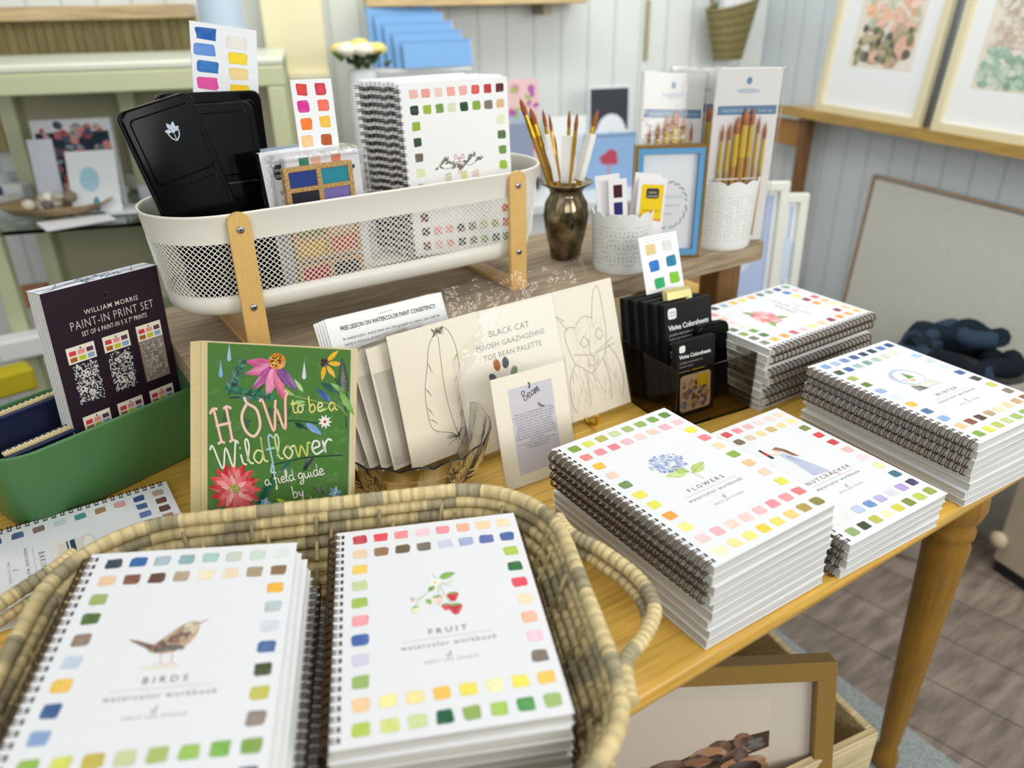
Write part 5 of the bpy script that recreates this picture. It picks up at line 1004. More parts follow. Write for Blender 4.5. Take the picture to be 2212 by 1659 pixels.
# ---------------------------------------------------------------- green planter with print set and pouch
t = thing('green_planter', 'dark green plastic planter box with rounded ends at the left of the table', 'planter'); PA = R(20.0)
gM = Matrix.Translation((-.045, .982, TZ)) @ Matrix.Rotation(PA, 4, 'Z'); t.matrix_world = gM
b = MB(); rings = []
GX0, GX1, GD, GH = -.048, .305, .135, .112
for ins, z in ((.030, .0008), (.022, .0008), (.018, .006), (.0, GH - .004), (-.001, GH), (.001, GH + .001), (.003, GH), (.0035, GH - .006), (.022, .006), (.03, .004)): rings.append([(x, y, z) for x, y in rrect(GX0 + ins, GX1 - ins, -.022 + ins, GD - ins, .05 - ins * .5, 8)])
m = len(rings[0]); b.add([p for r_ in rings for p in r_], [[i * m + k, i * m + (k + 1) % m, (i + 1) * m + (k + 1) % m, (i + 1) * m + k] for i in range(len(rings) - 1) for k in range(m)], '4a7a48', 0, True)
b.add(rings[0], [list(range(m))[::-1]], '3f6b40'); b.add(rings[-1], [list(range(m))], '3f6b40'); b.build('planter_body', 'satin', t)
# print set
def morris(A, w_, h_):
    A.text('WILLIAM MORRIS', w_ * .535, h_ * .862, .0085, 'd9d3cc', 'c', 1.15, .006); A.text('PAINT-IN PRINT SET', w_ * .53, h_ * .805, .0155, 'd9d3cc', 'c', 1.1, -.012, wid=w_ * .74); A.text('SET OF 6 PAINT-IN 5 X 7" PRINTS', w_ * .53, h_ * .768, .0085, 'd9d3cc', 'c', 1.1, .006, wid=w_ * .58)
    A.ell(w_ * .50, h_ * .925, .0042, .0042, '4a3f48', 1, 0, 20); A.ell(w_ * .50, h_ * .925, .0034, .0034, '08060a', 2, 0, 20)
    sw = ['d23a4a', 'e2938c', '5a3a55', 'a5602a', 'b9c425', '85a5c8']; pw, ph = w_ * .235, h_ * .285
    for r_ in range(3):
        for c_ in range(3):
            x0, y1 = w_ * (.085 + .305 * c_), h_ * (.735 - .335 * r_); y0 = y1 - ph; hh = ph * .27; A.rect(x0, x0 + pw, y1 - hh, y1, 'e9e2d2', 1); A.ell(x0 + pw / 2, y1 - hh * .16, .0011, .0011, '1a1418', 2, 0, 10)
            for i in range(6):
                u = x0 + pw * (.08 + .305 * (i % 3)); v = y1 - hh * (.52 + .38 * (i // 3)) ; A.poly([(u + x, v + y) for x, y in rrect(0, pw * .24, 0, hh * .27, .0006, 2)], sw[i], 2)
            ink, pap = ('1e1a2c', 'd6d0cc') if (r_, c_) != (0, 2) else ('8a8078', 'c9c0b4'); yb = y0; yt = y1 - hh; A.rect(x0, x0 + pw, yb, yt, ink, 1); rg = random.Random(r_ * 3 + c_ + 50)
            for k in range(330):
                u = x0 + pw * rg.uniform(.06, .94); v = yb + (yt - yb) * rg.uniform(.05, .95); l_ = rg.uniform(.0018, .0042); an = rg.uniform(0, 6.28)
                if x0 + .0005 < u + l_ * math.cos(an) < x0 + pw - .0005 and yb + .0005 < v + l_ * math.sin(an) < yt - .0005: A.leaf(u, v, l_, l_ * .42, an, pap if (r_, c_) != (0, 2) else rg.choice([pap, '5f564e', 'b5aa9c']), 2 + .02 * k, .12)
            for k in range(4):
                u = x0 + pw * rg.uniform(.22, .78); v = yb + (yt - yb) * rg.uniform(.18, .82)
                for q in range(7): A.leaf(u, v, .0046, .0028, q * .9 + k, pap if (r_, c_) != (0, 2) else '6a6058', 6 + .02 * q, .1)
                A.ell(u, v, .0016, .0016, ink, 7, 0, 10)
PW, PH = .156, .270
t = thing('print_set_box', 'dark plum box of paint-in prints standing in the green planter', 'box'); t.matrix_world = cardmat((.004, .999, TZ + .009), R(26.6), R(2.5), R(-3.4))
b = MB(); b.box(0, PW, 0, PH, -.0006, 0, '241420'); A = Art(b, (0, 0, 0), (1, 0, 0), (0, 1, 0), 0, 4); morris(A, PW, PH); b.build('cover', 'paper', t)
b = MB(); b.box(.0005, PW - .0005, 0, PH - .001, -.026, -.0007, 'c9c9c6')
for k in range(5): b.box(0, PW, 0, PH, -.0012 - .0058 * k - .0009, -.0012 - .0058 * k, 'dfe2e8')
b.build('print_block', 'paper', t)
b = MB(); b.box(0, PW, PH, PH + .0006, -.027, 0, 'e6ebf5'); A = Art(b, (0, PH + .0006, 0), (1, 0, 0), (0, 0, -1)); rg = random.Random(3)
for k in range(40): A.leaf(PW * rg.uniform(.3, .7), rg.uniform(.003, .022), rg.uniform(.003, .008), .002, rg.uniform(0, 6.3), rg.choice(['26386a', '3b4f80']), 1 + .05 * k, .1)
for k in range(7): A.line([(PW * rg.uniform(0, .9), .002), (PW * rg.uniform(0, .9), .024)], .0008, '2e4274', 4)
A.line([(0, .0125), (PW, .0125)], .0012, '26386a', 5); A.text('This', PW * .38, .005, .006, '26386a', 'c', 1, 0, 6); A.text('This', PW * .38, .016, .006, '26386a', 'c', 1, 0, 6); b.build('patterned_top', 'paper', t)
# zip pouches
def pouch(label, O, yaw, lean, w_, h_, dep):
    t = thing('zip_pouch', label, 'pouch', group='navy floral zip pouches in the planter'); t.matrix_world = cardmat(O, R(yaw), R(lean)); rg = random.Random(int(h_ * 1e4))
    b = MB(); n_ = 12; pts = []
    prof = [(0, .0), (dep * .5, .1), (dep * .5, .6), (dep * .32, .9), (.002, 1.0)]
    for i in range(n_ + 1):
        u = w_ * i / n_; q = min(1, 4 * min(i, n_ - i) / n_ + .15)
        for r_, v in prof: pts.append((u, h_ * v, r_ * q))
        for r_, v in reversed(prof): pts.append((u, h_ * v, -r_ * q))
    m = 10; b.add(pts, [[i * m + k, (i + 1) * m + k, (i + 1) * m + (k + 1) % m, i * m + (k + 1) % m] for i in range(n_) for k in range(m)], '1c2340', 0, True)
    o = b.build('pouch_body', 'silk', t); b = MB(); A = Art(b, (0, 0, dep * .5), (1, 0, 0), (0, 1, 0))
    for k in range(26):
        u, v = w_ * rg.uniform(.12, .88), h_ * rg.uniform(.15, .58); c_ = rg.choice(['c23a58', 'd9667a', '8a2f4a', '3f6a6a', '5f7f8a', 'e2a0a8'])
        for q in range(5): A.leaf(u, v, .0075, .004, q * 1.257 + k, c_, 1 + .1 * k, .2)
    b.build('floral_print', 'silk', t)
    b = MB(); b.box(.004, w_ - .004, h_ - .001, h_ + .0015, -.009, .009, '17264d'); b.box(.002, w_ - .002, h_ + .0015, h_ + .0035, -.0035, .0035, 'c9b98f')
    for k in range(int(w_ / .0034)): b.box(.004 + .0034 * k, .0058 + .0034 * k, h_ + .0035, h_ + .0048, -.0036 if k % 2 else -.001, .001 if k % 2 else .0036, 'e3d3a2')
    b.build('zipper', 'satin', t)
lx = lambda u, v, z: gM @ Vector((u, v, z))
pouch('navy floral zip pouch leaning at the front left of the planter', lx(-.026, .030, .010), 22, -12, .092, .098, .026)
pouch('second navy zip pouch behind the front one in the planter', lx(-.034, .080, .010), 22, -8, .105, .122, .026)
t = thing('steel_sharpener', 'small shiny steel tool lying in the right end of the planter', 'tool', lx(.262, .055, .055)); b = MB(); b.tube([(0, 0, 0), (.01, .004, .03), (.004, .006, .05)], [.012, .013, .009], 'c9cbc6', 0, 12); b.build('tool_body', 'chrome', t)
b = MB(); b.lathe([(.014, -.046), (.013, 0)], '2a2c2c', 0, 12); b.build('tool_base', 'satin', t)

# ---------------------------------------------------------------- wildflower book
t = thing('wildflower_book', 'green illustrated hardcover with red zinnia and hand lettering, standing behind the tray', 'book'); WBM = cardmat((.089, .839, TZ + .001), R(-41), R(20.4), R(-.6)); t.matrix_world = WBM; WW, WHH = .189, .241
b = MB(); b.box(.003, WW - .002, .003, WHH - .003, -.0225, -.0025, 'e9dfc4'); b.build('page_block', 'pages', t)
b = MB(); b.box(0, WW, 0, WHH, -.026, -.0228, 'e2d4a8'); b.build('back_cover', 'card', t)
b = MB(); b.box(-.0022, .004, 0, WHH, -.026, 0, 'dccb96'); b.box(.004, .019, 0, WHH, -.0024, .0001, 'd9c895'); A = Art(b, (.004, 0, .0001), (1, 0, 0), (0, 1, 0), 0, 9)
for k in range(60): A.ell(.0012 + .0042 * A.rg.random(), WHH * A.rg.random(), .0005, .0005, 'efe3bd', 1, 0, 6)
A.rect(.0062, .0068, 0, WHH, 'c2b078', 1); A.rect(.0095, .0100, 0, WHH, 'efe2ba', 1); b.build('spine', 'card', t)
b = MB(); b.box(.019, WW, 0, WHH, -.0024, 0, '4e7d38'); A = Art(b, (0, 0, 0), (1, 0, 0), (0, 1, 0), 0, 77); u0, uw = .019, WW - .019
U = lambda x: u0 + uw * x
Vv = lambda y: WHH * y
for k in range(160): A.ell(U(A.rg.random() * .96 + .02), Vv(A.rg.random() * .96 + .02), A.rg.uniform(.003, .009), A.rg.uniform(.002, .006), A.rg.choice(['507f3a', '4b7935', '55843f', '4a7836']), .3 + .002 * k, A.rg.uniform(0, 3), 8, .05)
dk, tl = '163a34', '1f6a58'
# coneflower
cx, cy = U(.46), Vv(.925)
for an, l_, c_ in ((3.05, .036, 'c94a86'), (3.45, .038, 'd95c96'), (3.95, .040, 'b34a92'), (4.45, .040, 'e58ab0'), (4.95, .040, 'd8407a'), (5.45, .038, '7a3f8a')):
    A.leaf(cx + .004, cy - .004, l_, .013, an, c_, 2, .25); A.line([(cx + .006 * math.cos(an), cy - .004 + .006 * math.sin(an)), (cx + l_ * .85 * math.cos(an), cy - .004 + l_ * .85 * math.sin(an))], .0011, 'f3c9dc', 3, taper=True)
A.ell(cx + .006, cy + .001, .0105, .0095, 'd98a1e', 4, 0, 16, .35)
for k in range(26): A.ell(cx + .006 + .009 * A.rg.uniform(-1, 1) * .8, cy + .001 + .008 * A.rg.uniform(-1, 1) * .8, .0011, .0011, A.rg.choice(['5a2f14', 'f2c94a', '3a1f12', 'e8a52a']), 5)
A.line([(cx - .002, cy - .012), (cx - .020, cy - .038), (U(.16), Vv(.74))], .0016, dk, 1, 5)
for (a0, b0, a1, b1, n_) in ((.15, .75, .25, .92, 9), (.20, .765, .47, .755, 8)):
    A.line([(U(a0), Vv(b0)), (U(a1), Vv(b1))], .0012, dk, 2)
    for k in range(n_):
        f = (k + .5) / n_; u, v = U(a0 + (a1 - a0) * f), Vv(b0 + (b1 - b0) * f); an = math.atan2(Vv(b1 - b0), uw * (a1 - a0))
        for s_ in (-1, 1): A.leaf(u, v, .013 * (1 - .5 * f), .0042, an + s_ * .75, [tl, '247a5c', '185048'][k % 3], 3, .2)
for x, y, c_ in ((.155, .95, '9cc3e0'), (.095, .87, '7fb0dc'), (.685, .885, 'd9dcec')):
    u, v = U(x), Vv(y); A.fan([(u, v + .013), (u + .0022, v - .002), (u + .0026, v - .006), (u, v - .009), (u - .0026, v - .006), (u - .0022, v - .002)], c_, 2, .08)
# black-eyed susan, right leaves
u, v = U(.83), Vv(.935)
for an in (.75, -.05, -.95, -1.75): A.leaf(u + .003 * math.cos(an), v + .003 * math.sin(an), .018, .0058, an, 'ecb52a', 2, .15)
A.ell(u - .001, v, .0046, .0052, '3d2216', 3, 0, 12, .3); A.line([(u + .006, v - .006), (U(.96), Vv(.77)), (U(.985), Vv(.63))], .0011, dk, 1, 6); A.leaf(U(.965), Vv(.73), .058, .012, 1.62, '173c2c', 2, .2)
for k in range(14): A.ell(U(.965) + A.rg.uniform(-.003, .003), Vv(.75 + .16 * A.rg.random()), .0006, .0006, 'c9a04a', 4, 0, 6)
for x, y, l_, wd_, an, c_ in ((.80, .84, .030, .008, -.45, '1f5a50'), (.87, .84, .026, .006, -.5, '6fae3c'), (.93, .81, .034, .008, -1.0, '72b040'), (.62, .77, .022, .006, 2.7, '7fb84a'), (.70, .745, .020, .005, 3.3, '8fc05a'), (.68, .79, .018, .005, 2.2, 'b6cf9a'), (.88, .75, .024, .007, 2.45, '2c5fb0'), (.86, .72, .016, .004, 3.4, '84b850')): A.leaf(U(x), Vv(y), l_, wd_, an, c_, 2, .2)
A.line([(U(.55), Vv(.78)), (U(.75), Vv(.752)), (U(.92), Vv(.735)), (U(1.0) - .002, Vv(.69))], .0009, '9cc07a', 1, 6)
# lettering: HOW / to be a / Wildflower / a field guide / by / katie daisy
an = R(13)
for x, ch, c_ in ((.075, 'H', 'e9b0a0'), (.27, 'O', 'f0c2ae'), (.425, 'X', 'e8a088')): A.script(ch, U(x), Vv(.508 + x * .16), .0212, c_, .0036, 6, an, .92); A.script(ch, U(x), Vv(.508 + x * .16), .0212, 'f6e6dc', .0012, 7, an, .92)
for u, v in ((.12, .62), (.27, .60), (.44, .66), (.56, .67)):
    for k in range(4):
        for s_ in (-1, 1): A.leaf(U(u) + .001 * k, Vv(v) + .0026 * k, .006, .0018, 1.2 + s_ * .8, '1f5a44', 5, .1)
cw = ['efe39a', 'dfe7a0', 'f3ead0']
A.script('to be a', U(.60), Vv(.685), .0096, ['f0dc7a', 'eee6a6', 'f0e2a0'], .0017, 6, R(7), 1.06)
A.script('Wildflower', U(.07), Vv(.385), .0150, ['f2f2ea', 'f2f2ea', 'f0eed8', 'e6eaa2', 'a9d0d8', 'cfe09a', 'e8e6b4', 'c6d26a', 'f2f2ea', 'f2f2ea'], .0022, 6, R(12.5), 1.13)
A.line([(U(.5), Vv(.635)), (U(.62), Vv(.65)), (U(.80), Vv(.645))], .0013, dk, 3, 5); A.leaf(U(.62), Vv(.642), .018, .006, -.45, '1a3f3a', 4); A.leaf(U(.70), Vv(.645), .024, .008, -.6, '7fa8dc', 4, .15)
for k in range(9): A.leaf(U(.835), Vv(.655), .0085, .003, k * .7, 'f4f2ea', 4, .05)
A.ell(U(.835), Vv(.655), .0018, .0018, 'c23a34', 5, 0, 10)
A.line([(U(.48), Vv(.43)), (U(.7), Vv(.475)), (U(.96), Vv(.50))], .0014, dk, 2, 6); A.leaf(U(.60), Vv(.455), .022, .008, -2.35, '23704e', 3, .2); A.leaf(U(.76), Vv(.482), .022, .008, -2.2, '17382e', 3, .2)
# zinnia
zx, zy = U(.20), Vv(.298)
for r_, n_, cs in ((.030, 16, ['d2303a', 'de4a50', 'c4262e']), (.022, 13, ['e8606a', 'ef8a8a', 'd9404a']), (.014, 10, ['f3b0a8', 'e8707a'])):
    for k in range(n_):
        an = 2 * math.pi * k / n_ + r_ * 40; A.leaf(zx + .003 * math.cos(an), zy + .003 * math.sin(an), r_, r_ * .40, an, cs[k % len(cs)], 3 + (.03 - r_) * 90, .2); A.line([(zx + .006 * math.cos(an), zy + .006 * math.sin(an)), (zx + r_ * .8 * math.cos(an), zy + r_ * .8 * math.sin(an))], .0006, 'f8e2dc', 3.5 + (.03 - r_) * 90, taper=True)
A.ell(zx, zy, .0062, .0058, '8a8a3a', 6, 0, 14, .4)
for k in range(22): A.ell(zx + .005 * A.rg.uniform(-1, 1), zy + .005 * A.rg.uniform(-1, 1), .0008, .0008, A.rg.choice(['e8dc7a', '4a5a20', 'd9c94a']), 7, 0, 6)
A.leaf(U(.35), Vv(.20), .055, .013, 1.05, '1f6246', 2.5, .2); A.line([(U(.35), Vv(.20)), (U(.48), Vv(.39))], .0008, '0f2f24', 5)
A.script('a field guide', U(.42), Vv(.322), .0070, 'f2f2ea', .00125, 6, R(15), 1.09); A.script('by', U(.62), Vv(.275), .0072, 'f2f2ea', .00125, 6, R(12), 1.1); A.script('katie daisy', U(.52), Vv(.185), .0076, 'f2f2ea', .00135, 6, R(14), 1.10)
for x, y, s_ in ((.42, .235, .0080), (.915, .315, .0085)):
    for k in range(6): A.leaf(U(x), Vv(y), s_, .0044, k * 1.047 + .3, ['7fb0dc', 'a6c8e4', '5f94c8'][k % 3], 4, .15)
    A.ell(U(x), Vv(y), .0015, .0015, 'f0e6a0', 5, 0, 8)
for x, y, l_, an, c_ in ((.50, .265, .016, -.4, 'b6cf3c'), (.55, .225, .014, .6, '1a3f34'), (.84, .305, .016, 2.6, '17382e'), (.80, .27, .016, -.4, '9cc44a'), (.04, .20, .035, -1.0, '17493a'), (.08, .195, .05, -.7, '7fae5a')): A.leaf(U(x), Vv(y), l_, l_ * .32, an, c_, 3, .2)
b.build('front_cover', 'card', t)
b = MB(); A = Art(b, (0, WHH - .003, -.0025), (1, 0, 0), (0, 0, -1)); 
for k in range(12): A.line([(.01 + .0145 * k, .002), (.015 + .0145 * k, .010), (.020 + .0145 * k, .004)], .0007, '4a5a30', 1, 4)
b.build('edge_vines', 'card', t)

# ---------------------------------------------------------------- crystal bowl with cards
bc = Vector((.366, .803, TZ))
t = thing('crystal_bowl', 'cut crystal bowl holding cards, half hidden behind the wicker tray', 'bowl', bc)
b = MB(); n_ = 128; pr = [(.045, .0008), (.052, .002), (.072, .020), (.090, .042), (.098, .066), (.103, .086)]; pi_ = [(.101, .0875), (.095, .068), (.086, .043), (.068, .022), (.046, .009), (.0005, .008)]
def flute(a, i):
    if i == 0: return 1
    if i <= 4: return 1 + [.0, .02, .045, .045, .025][i] * (abs(math.sin(a * 8 + (.4 if i % 2 else 0))) - .6)
    return 1
b.lathe(pr + pi_, 'ffffff', 0, n_, None, False, flute)
vs = b.v; b.v = [(x, y, z + (.005 * abs(math.cos(8 * math.atan2(y, x))) - .002 if z > .08 else 0)) for x, y, z in vs]; b.build('bowl_body', 'crystal', t)
CREAM = 'f4edda'
def feather(A, w_, h_):
    P_ = [(.54, .06), (.50, .16), (.30, .24), (.27, .40), (.29, .55), (.36, .72), (.42, .86), (.55, .955), (.64, .93), (.70, .80), (.70, .60), (.68, .40), (.62, .22), (.55, .10)]
    A.line([(w_ * u, h_ * v) for u, v in P_], .0007, '34302b', 1, 6); A.line([(w_ * .60, h_ * .02), (w_ * .54, h_ * .2), (w_ * .50, h_ * .5), (w_ * .53, h_ * .9)], .0007, '4a4640', 1, 6); A.line([(w_ * .615, h_ * .02), (w_ * .55, h_ * .2)], .0006, '4a4640', 1, 4)
    for u, v, du, dv in ((.27, .42, .06, -.08), (.29, .56, .06, -.08), (.36, .74, .04, -.09), (.70, .62, -.07, -.08), (.69, .45, -.08, -.08), (.66, .32, -.06, -.06), (.71, .74, -.05, -.05), (.27, .33, .09, -.06)): A.line([(w_ * u, h_ * v), (w_ * (u + du * .5), h_ * (v + dv * .4)), (w_ * (u + du), h_ * (v + dv))], .0009, '2d2a26', 2, 4, True)
    for k in range(16): A.line([(w_ * (.46 + A.rg.uniform(0, .14)), h_ * (.97 - .02 * A.rg.random())), (w_ * (.46 + A.rg.uniform(.0, .14)), h_ * (.90 + .03 * A.rg.random()))], .0006, '2d2a26', 2)
    for k in range(16): A.line([(w_ * .55, h_ * .13), (w_ * (.55 + A.rg.uniform(-.14, .16)), h_ * (.13 + A.rg.uniform(-.05, .06)))], .0006, '2d2a26', 2)
def sleeved(name, label, cat, O, yaw, lean, roll, w_, h_, col, paint, group=None, mats='card', th=.0015, ext=.006):
    t = carded(name, label, cat, O, yaw, lean, roll, w_, h_, th, col, paint, mats, group); b = MB(); b.box(-.003, w_ + .003, -.001, h_ + ext, -th - .0006, .0012, 'ffffff', 0, None, .0005); b.build('clear_sleeve', 'film', t); return t
sleeved('feather_card', 'cream card with an inked feather in the crystal bowl', 'card', (.366, .806, TZ + .021), 3.5, 12.6, .3, .137, .182, CREAM, feather, 'cards in the crystal bowl')
labs = ['cream card peeking out directly left behind the feather card', 'second cream card back from the feather card', 'third card back, grey edged, in the crystal bowl', 'rearmost cream card in the bowl beside the green book']
def window(A, w_, h_): A.rect(w_ * .02, w_ * .6, h_ * .03, h_ * .80, 'cfc9bb', 1)
for k in range(4): sleeved('feather_card', labs[k], 'card', (.345 - .013 * k, .818 + .009 * k, TZ + .022 + .001 * k), 3.5 + 1.5 * k, 14 + 1.3 * k, 1.5 + 1.2 * k, .135, .166 - .006 * k, ['f2ebda', 'e6e1d2', 'e2dccb', 'eee8da'][k], window, 'cards in the crystal bowl')
def lesson(A, w_, h_):
    A.text('FREE LESSON ON WATERCOLOR PAINT CONSISTENCY:', w_ * .51, h_ * .905, .0082, '1c1c1e', 'c', .96, .02, wid=w_ * .82)
    for k, s_ in enumerate(('In watercolor, every time you bring paint to paper, you will be', 'using a mixture of paint and water.', '', 'Typically you will be painting with somewhere between 10', 'percent paint for a light wash and 90 percent paint for', 'strong colour.')): A.text(s_ or '.', w_ * .10, h_ * (.84 - .036 * k), .0060, '3a3a3e' if s_ else 'f0f0f2', 'l', .97)
    A.line([(w_ * .43, h_ * .955), (w_ * .55, h_ * .962)], .0006, '6d6d72', 1)
for k in range(5):
    lab = 'frontmost white lesson sheet with bold heading behind the bowl cards' if k == 0 else ['second white sheet under the lesson heading sheet', 'third white sheet of the lesson pile, edge showing at left', 'fourth white sheet of the lesson pile', 'hindmost white sheet of the lesson pile behind the bowl'][k - 1]
    t = carded('lesson_sheet', lab, 'paper', (.317 - .0022 * k, .845 + .0022 * k, TZ + .020 - .0 * k), 1.3 + .3 * k, 24.9, .2 * k, .175, .204 - .0015 * k, .0006, 'f1f2f4', lesson if k == 0 else None, 'paper', 'lesson sheets behind the bowl')
# cat card on a small gold easel
def cat(A, w_, h_):
    A.rect(w_ * .02, w_ * .62, h_ * .05, h_ * .985, 'f3efe4', 1); A.rect(w_ * .615, w_ * .618, h_ * .05, h_ * .985, 'cfc9bc', 2)
    for k, s_ in enumerate(('BLACK CAT', 'MADEH GAAZHGEHNS', 'TOE BEAN PALETTE')): A.text(s_, w_ * .33, h_ * (.80 - .078 * k), [.0125, .0108, .0108][k], '77736c', 'c', 1.02, -.008)
    px_, py_ = w_ * .25, h_ * .43
    for u, v, a, b_, c_, an in ((-.017, .016, .0052, .0075, '3a3f4a', .5), (-.007, .032, .0056, .0088, 'a85c22', .1), (.007, .032, .0056, .0082, '36424c', -.1), (.018, .017, .0054, .0078, '66802c', -.5)): A.ell(px_ + u, py_ + v, a, b_, c_, 2, an, 16, .25)
    A.fan([(p.x, p.y) for p in catmull([(px_ - .015, py_ - .012, 0), (px_ - .010, py_ + .008, 0), (px_, py_ + .013, 0), (px_ + .010, py_ + .008, 0), (px_ + .015, py_ - .012, 0), (px_, py_ - .010, 0)], 4, True)], '15161a', 2, .12)
    g = 'a9a6a0'; X_ = lambda u: w_ * (.64 + .32 * u); Y_ = lambda v: h_ * (.06 + .88 * v)
    for st in ([(.12, .42), (.02, .66), (.10, .74), (.28, .72)], [(.60, .76), (.72, .98), (.84, 1.0), (.86, .66)], [(.10, .72), (-.08, .86), (.06, .80)], [(.12, .42), (.28, .36), (.42, .30), (.60, .36), (.78, .46), (.86, .66)], [(.26, .74), (.44, .80), (.60, .77)], [(.30, .58), (.38, .63), (.46, .57), (.36, .54), (.30, .58)], [(.62, .62), (.70, .67), (.78, .61), (.68, .57), (.62, .62)], [(.48, .60), (.46, .48), (.52, .44), (.58, .48)], [(.52, .44), (.50, .38)], [(.38, .38), (.50, .36), (.62, .40)], [(.14, .42), (-.02, .3), (-.06, .1), (.0, .0)], [(.84, .5), (1.0, .35), (1.05, .15), (.96, .0)], [(.3, .35), (.32, .2), (.3, .02)], [(.7, .4), (.76, .2), (.74, .02)], [(.44, .46), (.14, .5)], [(.6, .47), (.98, .56)], [(.6, .46), (.98, .5)]): A.line([(X_(u), Y_(v)), ] + [(X_(a), Y_(c)) for a, c in st], .0010, g, 1, 5, False) if False else A.line([(X_(a), Y_(c)) for a, c in st], .0011, g, 2, 6)
    for k in range(90):
        u, v = A.rg.random(), A.rg.random() * .42; A.line([(X_(u), Y_(v + .08)), (X_(u + A.rg.uniform(-.06, .06)), Y_(v))], .0005, 'bdbab2', 2)
    for k in range(40):
        u, v = .2 + .6 * A.rg.random(), .45 + .32 * A.rg.random(); A.line([(X_(u), Y_(v + .04)), (X_(u + A.rg.uniform(-.04, .04)), Y_(v))], .0005, 'c2bfb8', 2)
CO = (.454, .798, TZ + .0125); CWd, CHt = .283, .194
t = carded('cat_palette_card', 'wide cream card with a pencilled cat and a painted paw on a gold easel', 'card', CO, 0, 17.9, .4, CWd, CHt, .003, 'efe8d6', cat, 'card')
b = MB(); n_ = 26; top = []; rg = random.Random(5)
b.box(-.004, CWd + .003, -.001, CHt, -.0042, .002, 'ffffff'); b.build('clear_bag', 'film', t); b = MB()
for i in range(n_ + 1):
    u = -.004 + (CWd * .86) * i / n_; top.append([(u, CHt, .002), (u + rg.uniform(-.003, .003), CHt + .022, .004 + rg.uniform(-.004, .004)), (u + rg.uniform(-.004, .004), CHt + .042 + rg.uniform(-.004, .004), -.002 + rg.uniform(-.006, .006))])
b.add([p for r_ in top for p in r_], [[i * 3 + k, (i + 1) * 3 + k, (i + 1) * 3 + k + 1, i * 3 + k + 1] for i in range(n_) for k in range(2)], 'ffffff', 0, True); b.build('bag_flap', 'crumple', t)
t = thing('gold_easel', 'small gold wire easel under the cat card', 'easel', (0, 0, 0)); GD_ = 'd0a42c'
for x in (.505, .655):
    b = MB(); b.tube(catmull([(x, .86, TZ + .15), (x, .835, TZ + .08), (x, .806, TZ + .007), (x, .792, TZ + .006), (x - .002, .780, TZ + .010), (x - .002, .777, TZ + .026)], 6), .0026, GD_, 0, 8); b.build('prong', 'metal', t)
b = MB(); b.tube([(.505, .85, TZ + .11), (.655, .85, TZ + .11)], .0022, GD_, 0, 8); b.tube([(.58, .85, TZ + .11), (.58, .905, TZ + .0022)], .0022, GD_, 0, 8); b.build('back_stay', 'metal', t)
# thank-you card
def thanks(A, w_, h_):
    A.rect(w_ * .20, w_ * .80, h_ * .10, h_ * .88, 'd2d0da', 1); A.script('Beam', w_ * .40, h_ * .745, .0068, '2f2d33', .0011, 2, R(18))
    for k in range(7): A.leaf(w_ * .47 + .0008 * k, h_ * .845 + .001 * k, .005, .0016, .4 + .4 * k, '3c3a42', 2); A.leaf(w_ * .60 + .0004 * k, h_ * .70 - .0012 * k, .005, .0016, -2.6 + .5 * k, '3c3a42', 2)
    L_ = ('Thank you for supporting indigenous family', 'business! The paints you have just purchased', 'are made with local manitoulin wildcrafted', 'tree sap, hand-gathered, washed and sifted', 'manitoulin stone, and the finest lightfast', 'pigments. We strive to be a plastic free', 'company, and we make all our packaging,', 'either hand cut and sanded reclaimed white', 'cedar and birch, or wrappers, hand printed in', 'shop with plant based inks, and waxed with', 'local beeswax.', 'To see our process and mini tutorials visit -', 'instagram@beampaints and', 'www.beampaints.com')
    for k, s_ in enumerate(L_): A.text(s_, w_ * .50, h_ * (.635 - .0245 * k), .0034, '6b6a74', 'c', 1.0, 0, 2)
sleeved('thank_you_card', 'cream deckle-edged thank-you card with grey printed panel, in front of the cat card', 'card', (.457, .719, TZ + .001), -2.6, 14.6, 0, .111, .150, 'f4eedd', thanks, None, 'card', .002, .009)

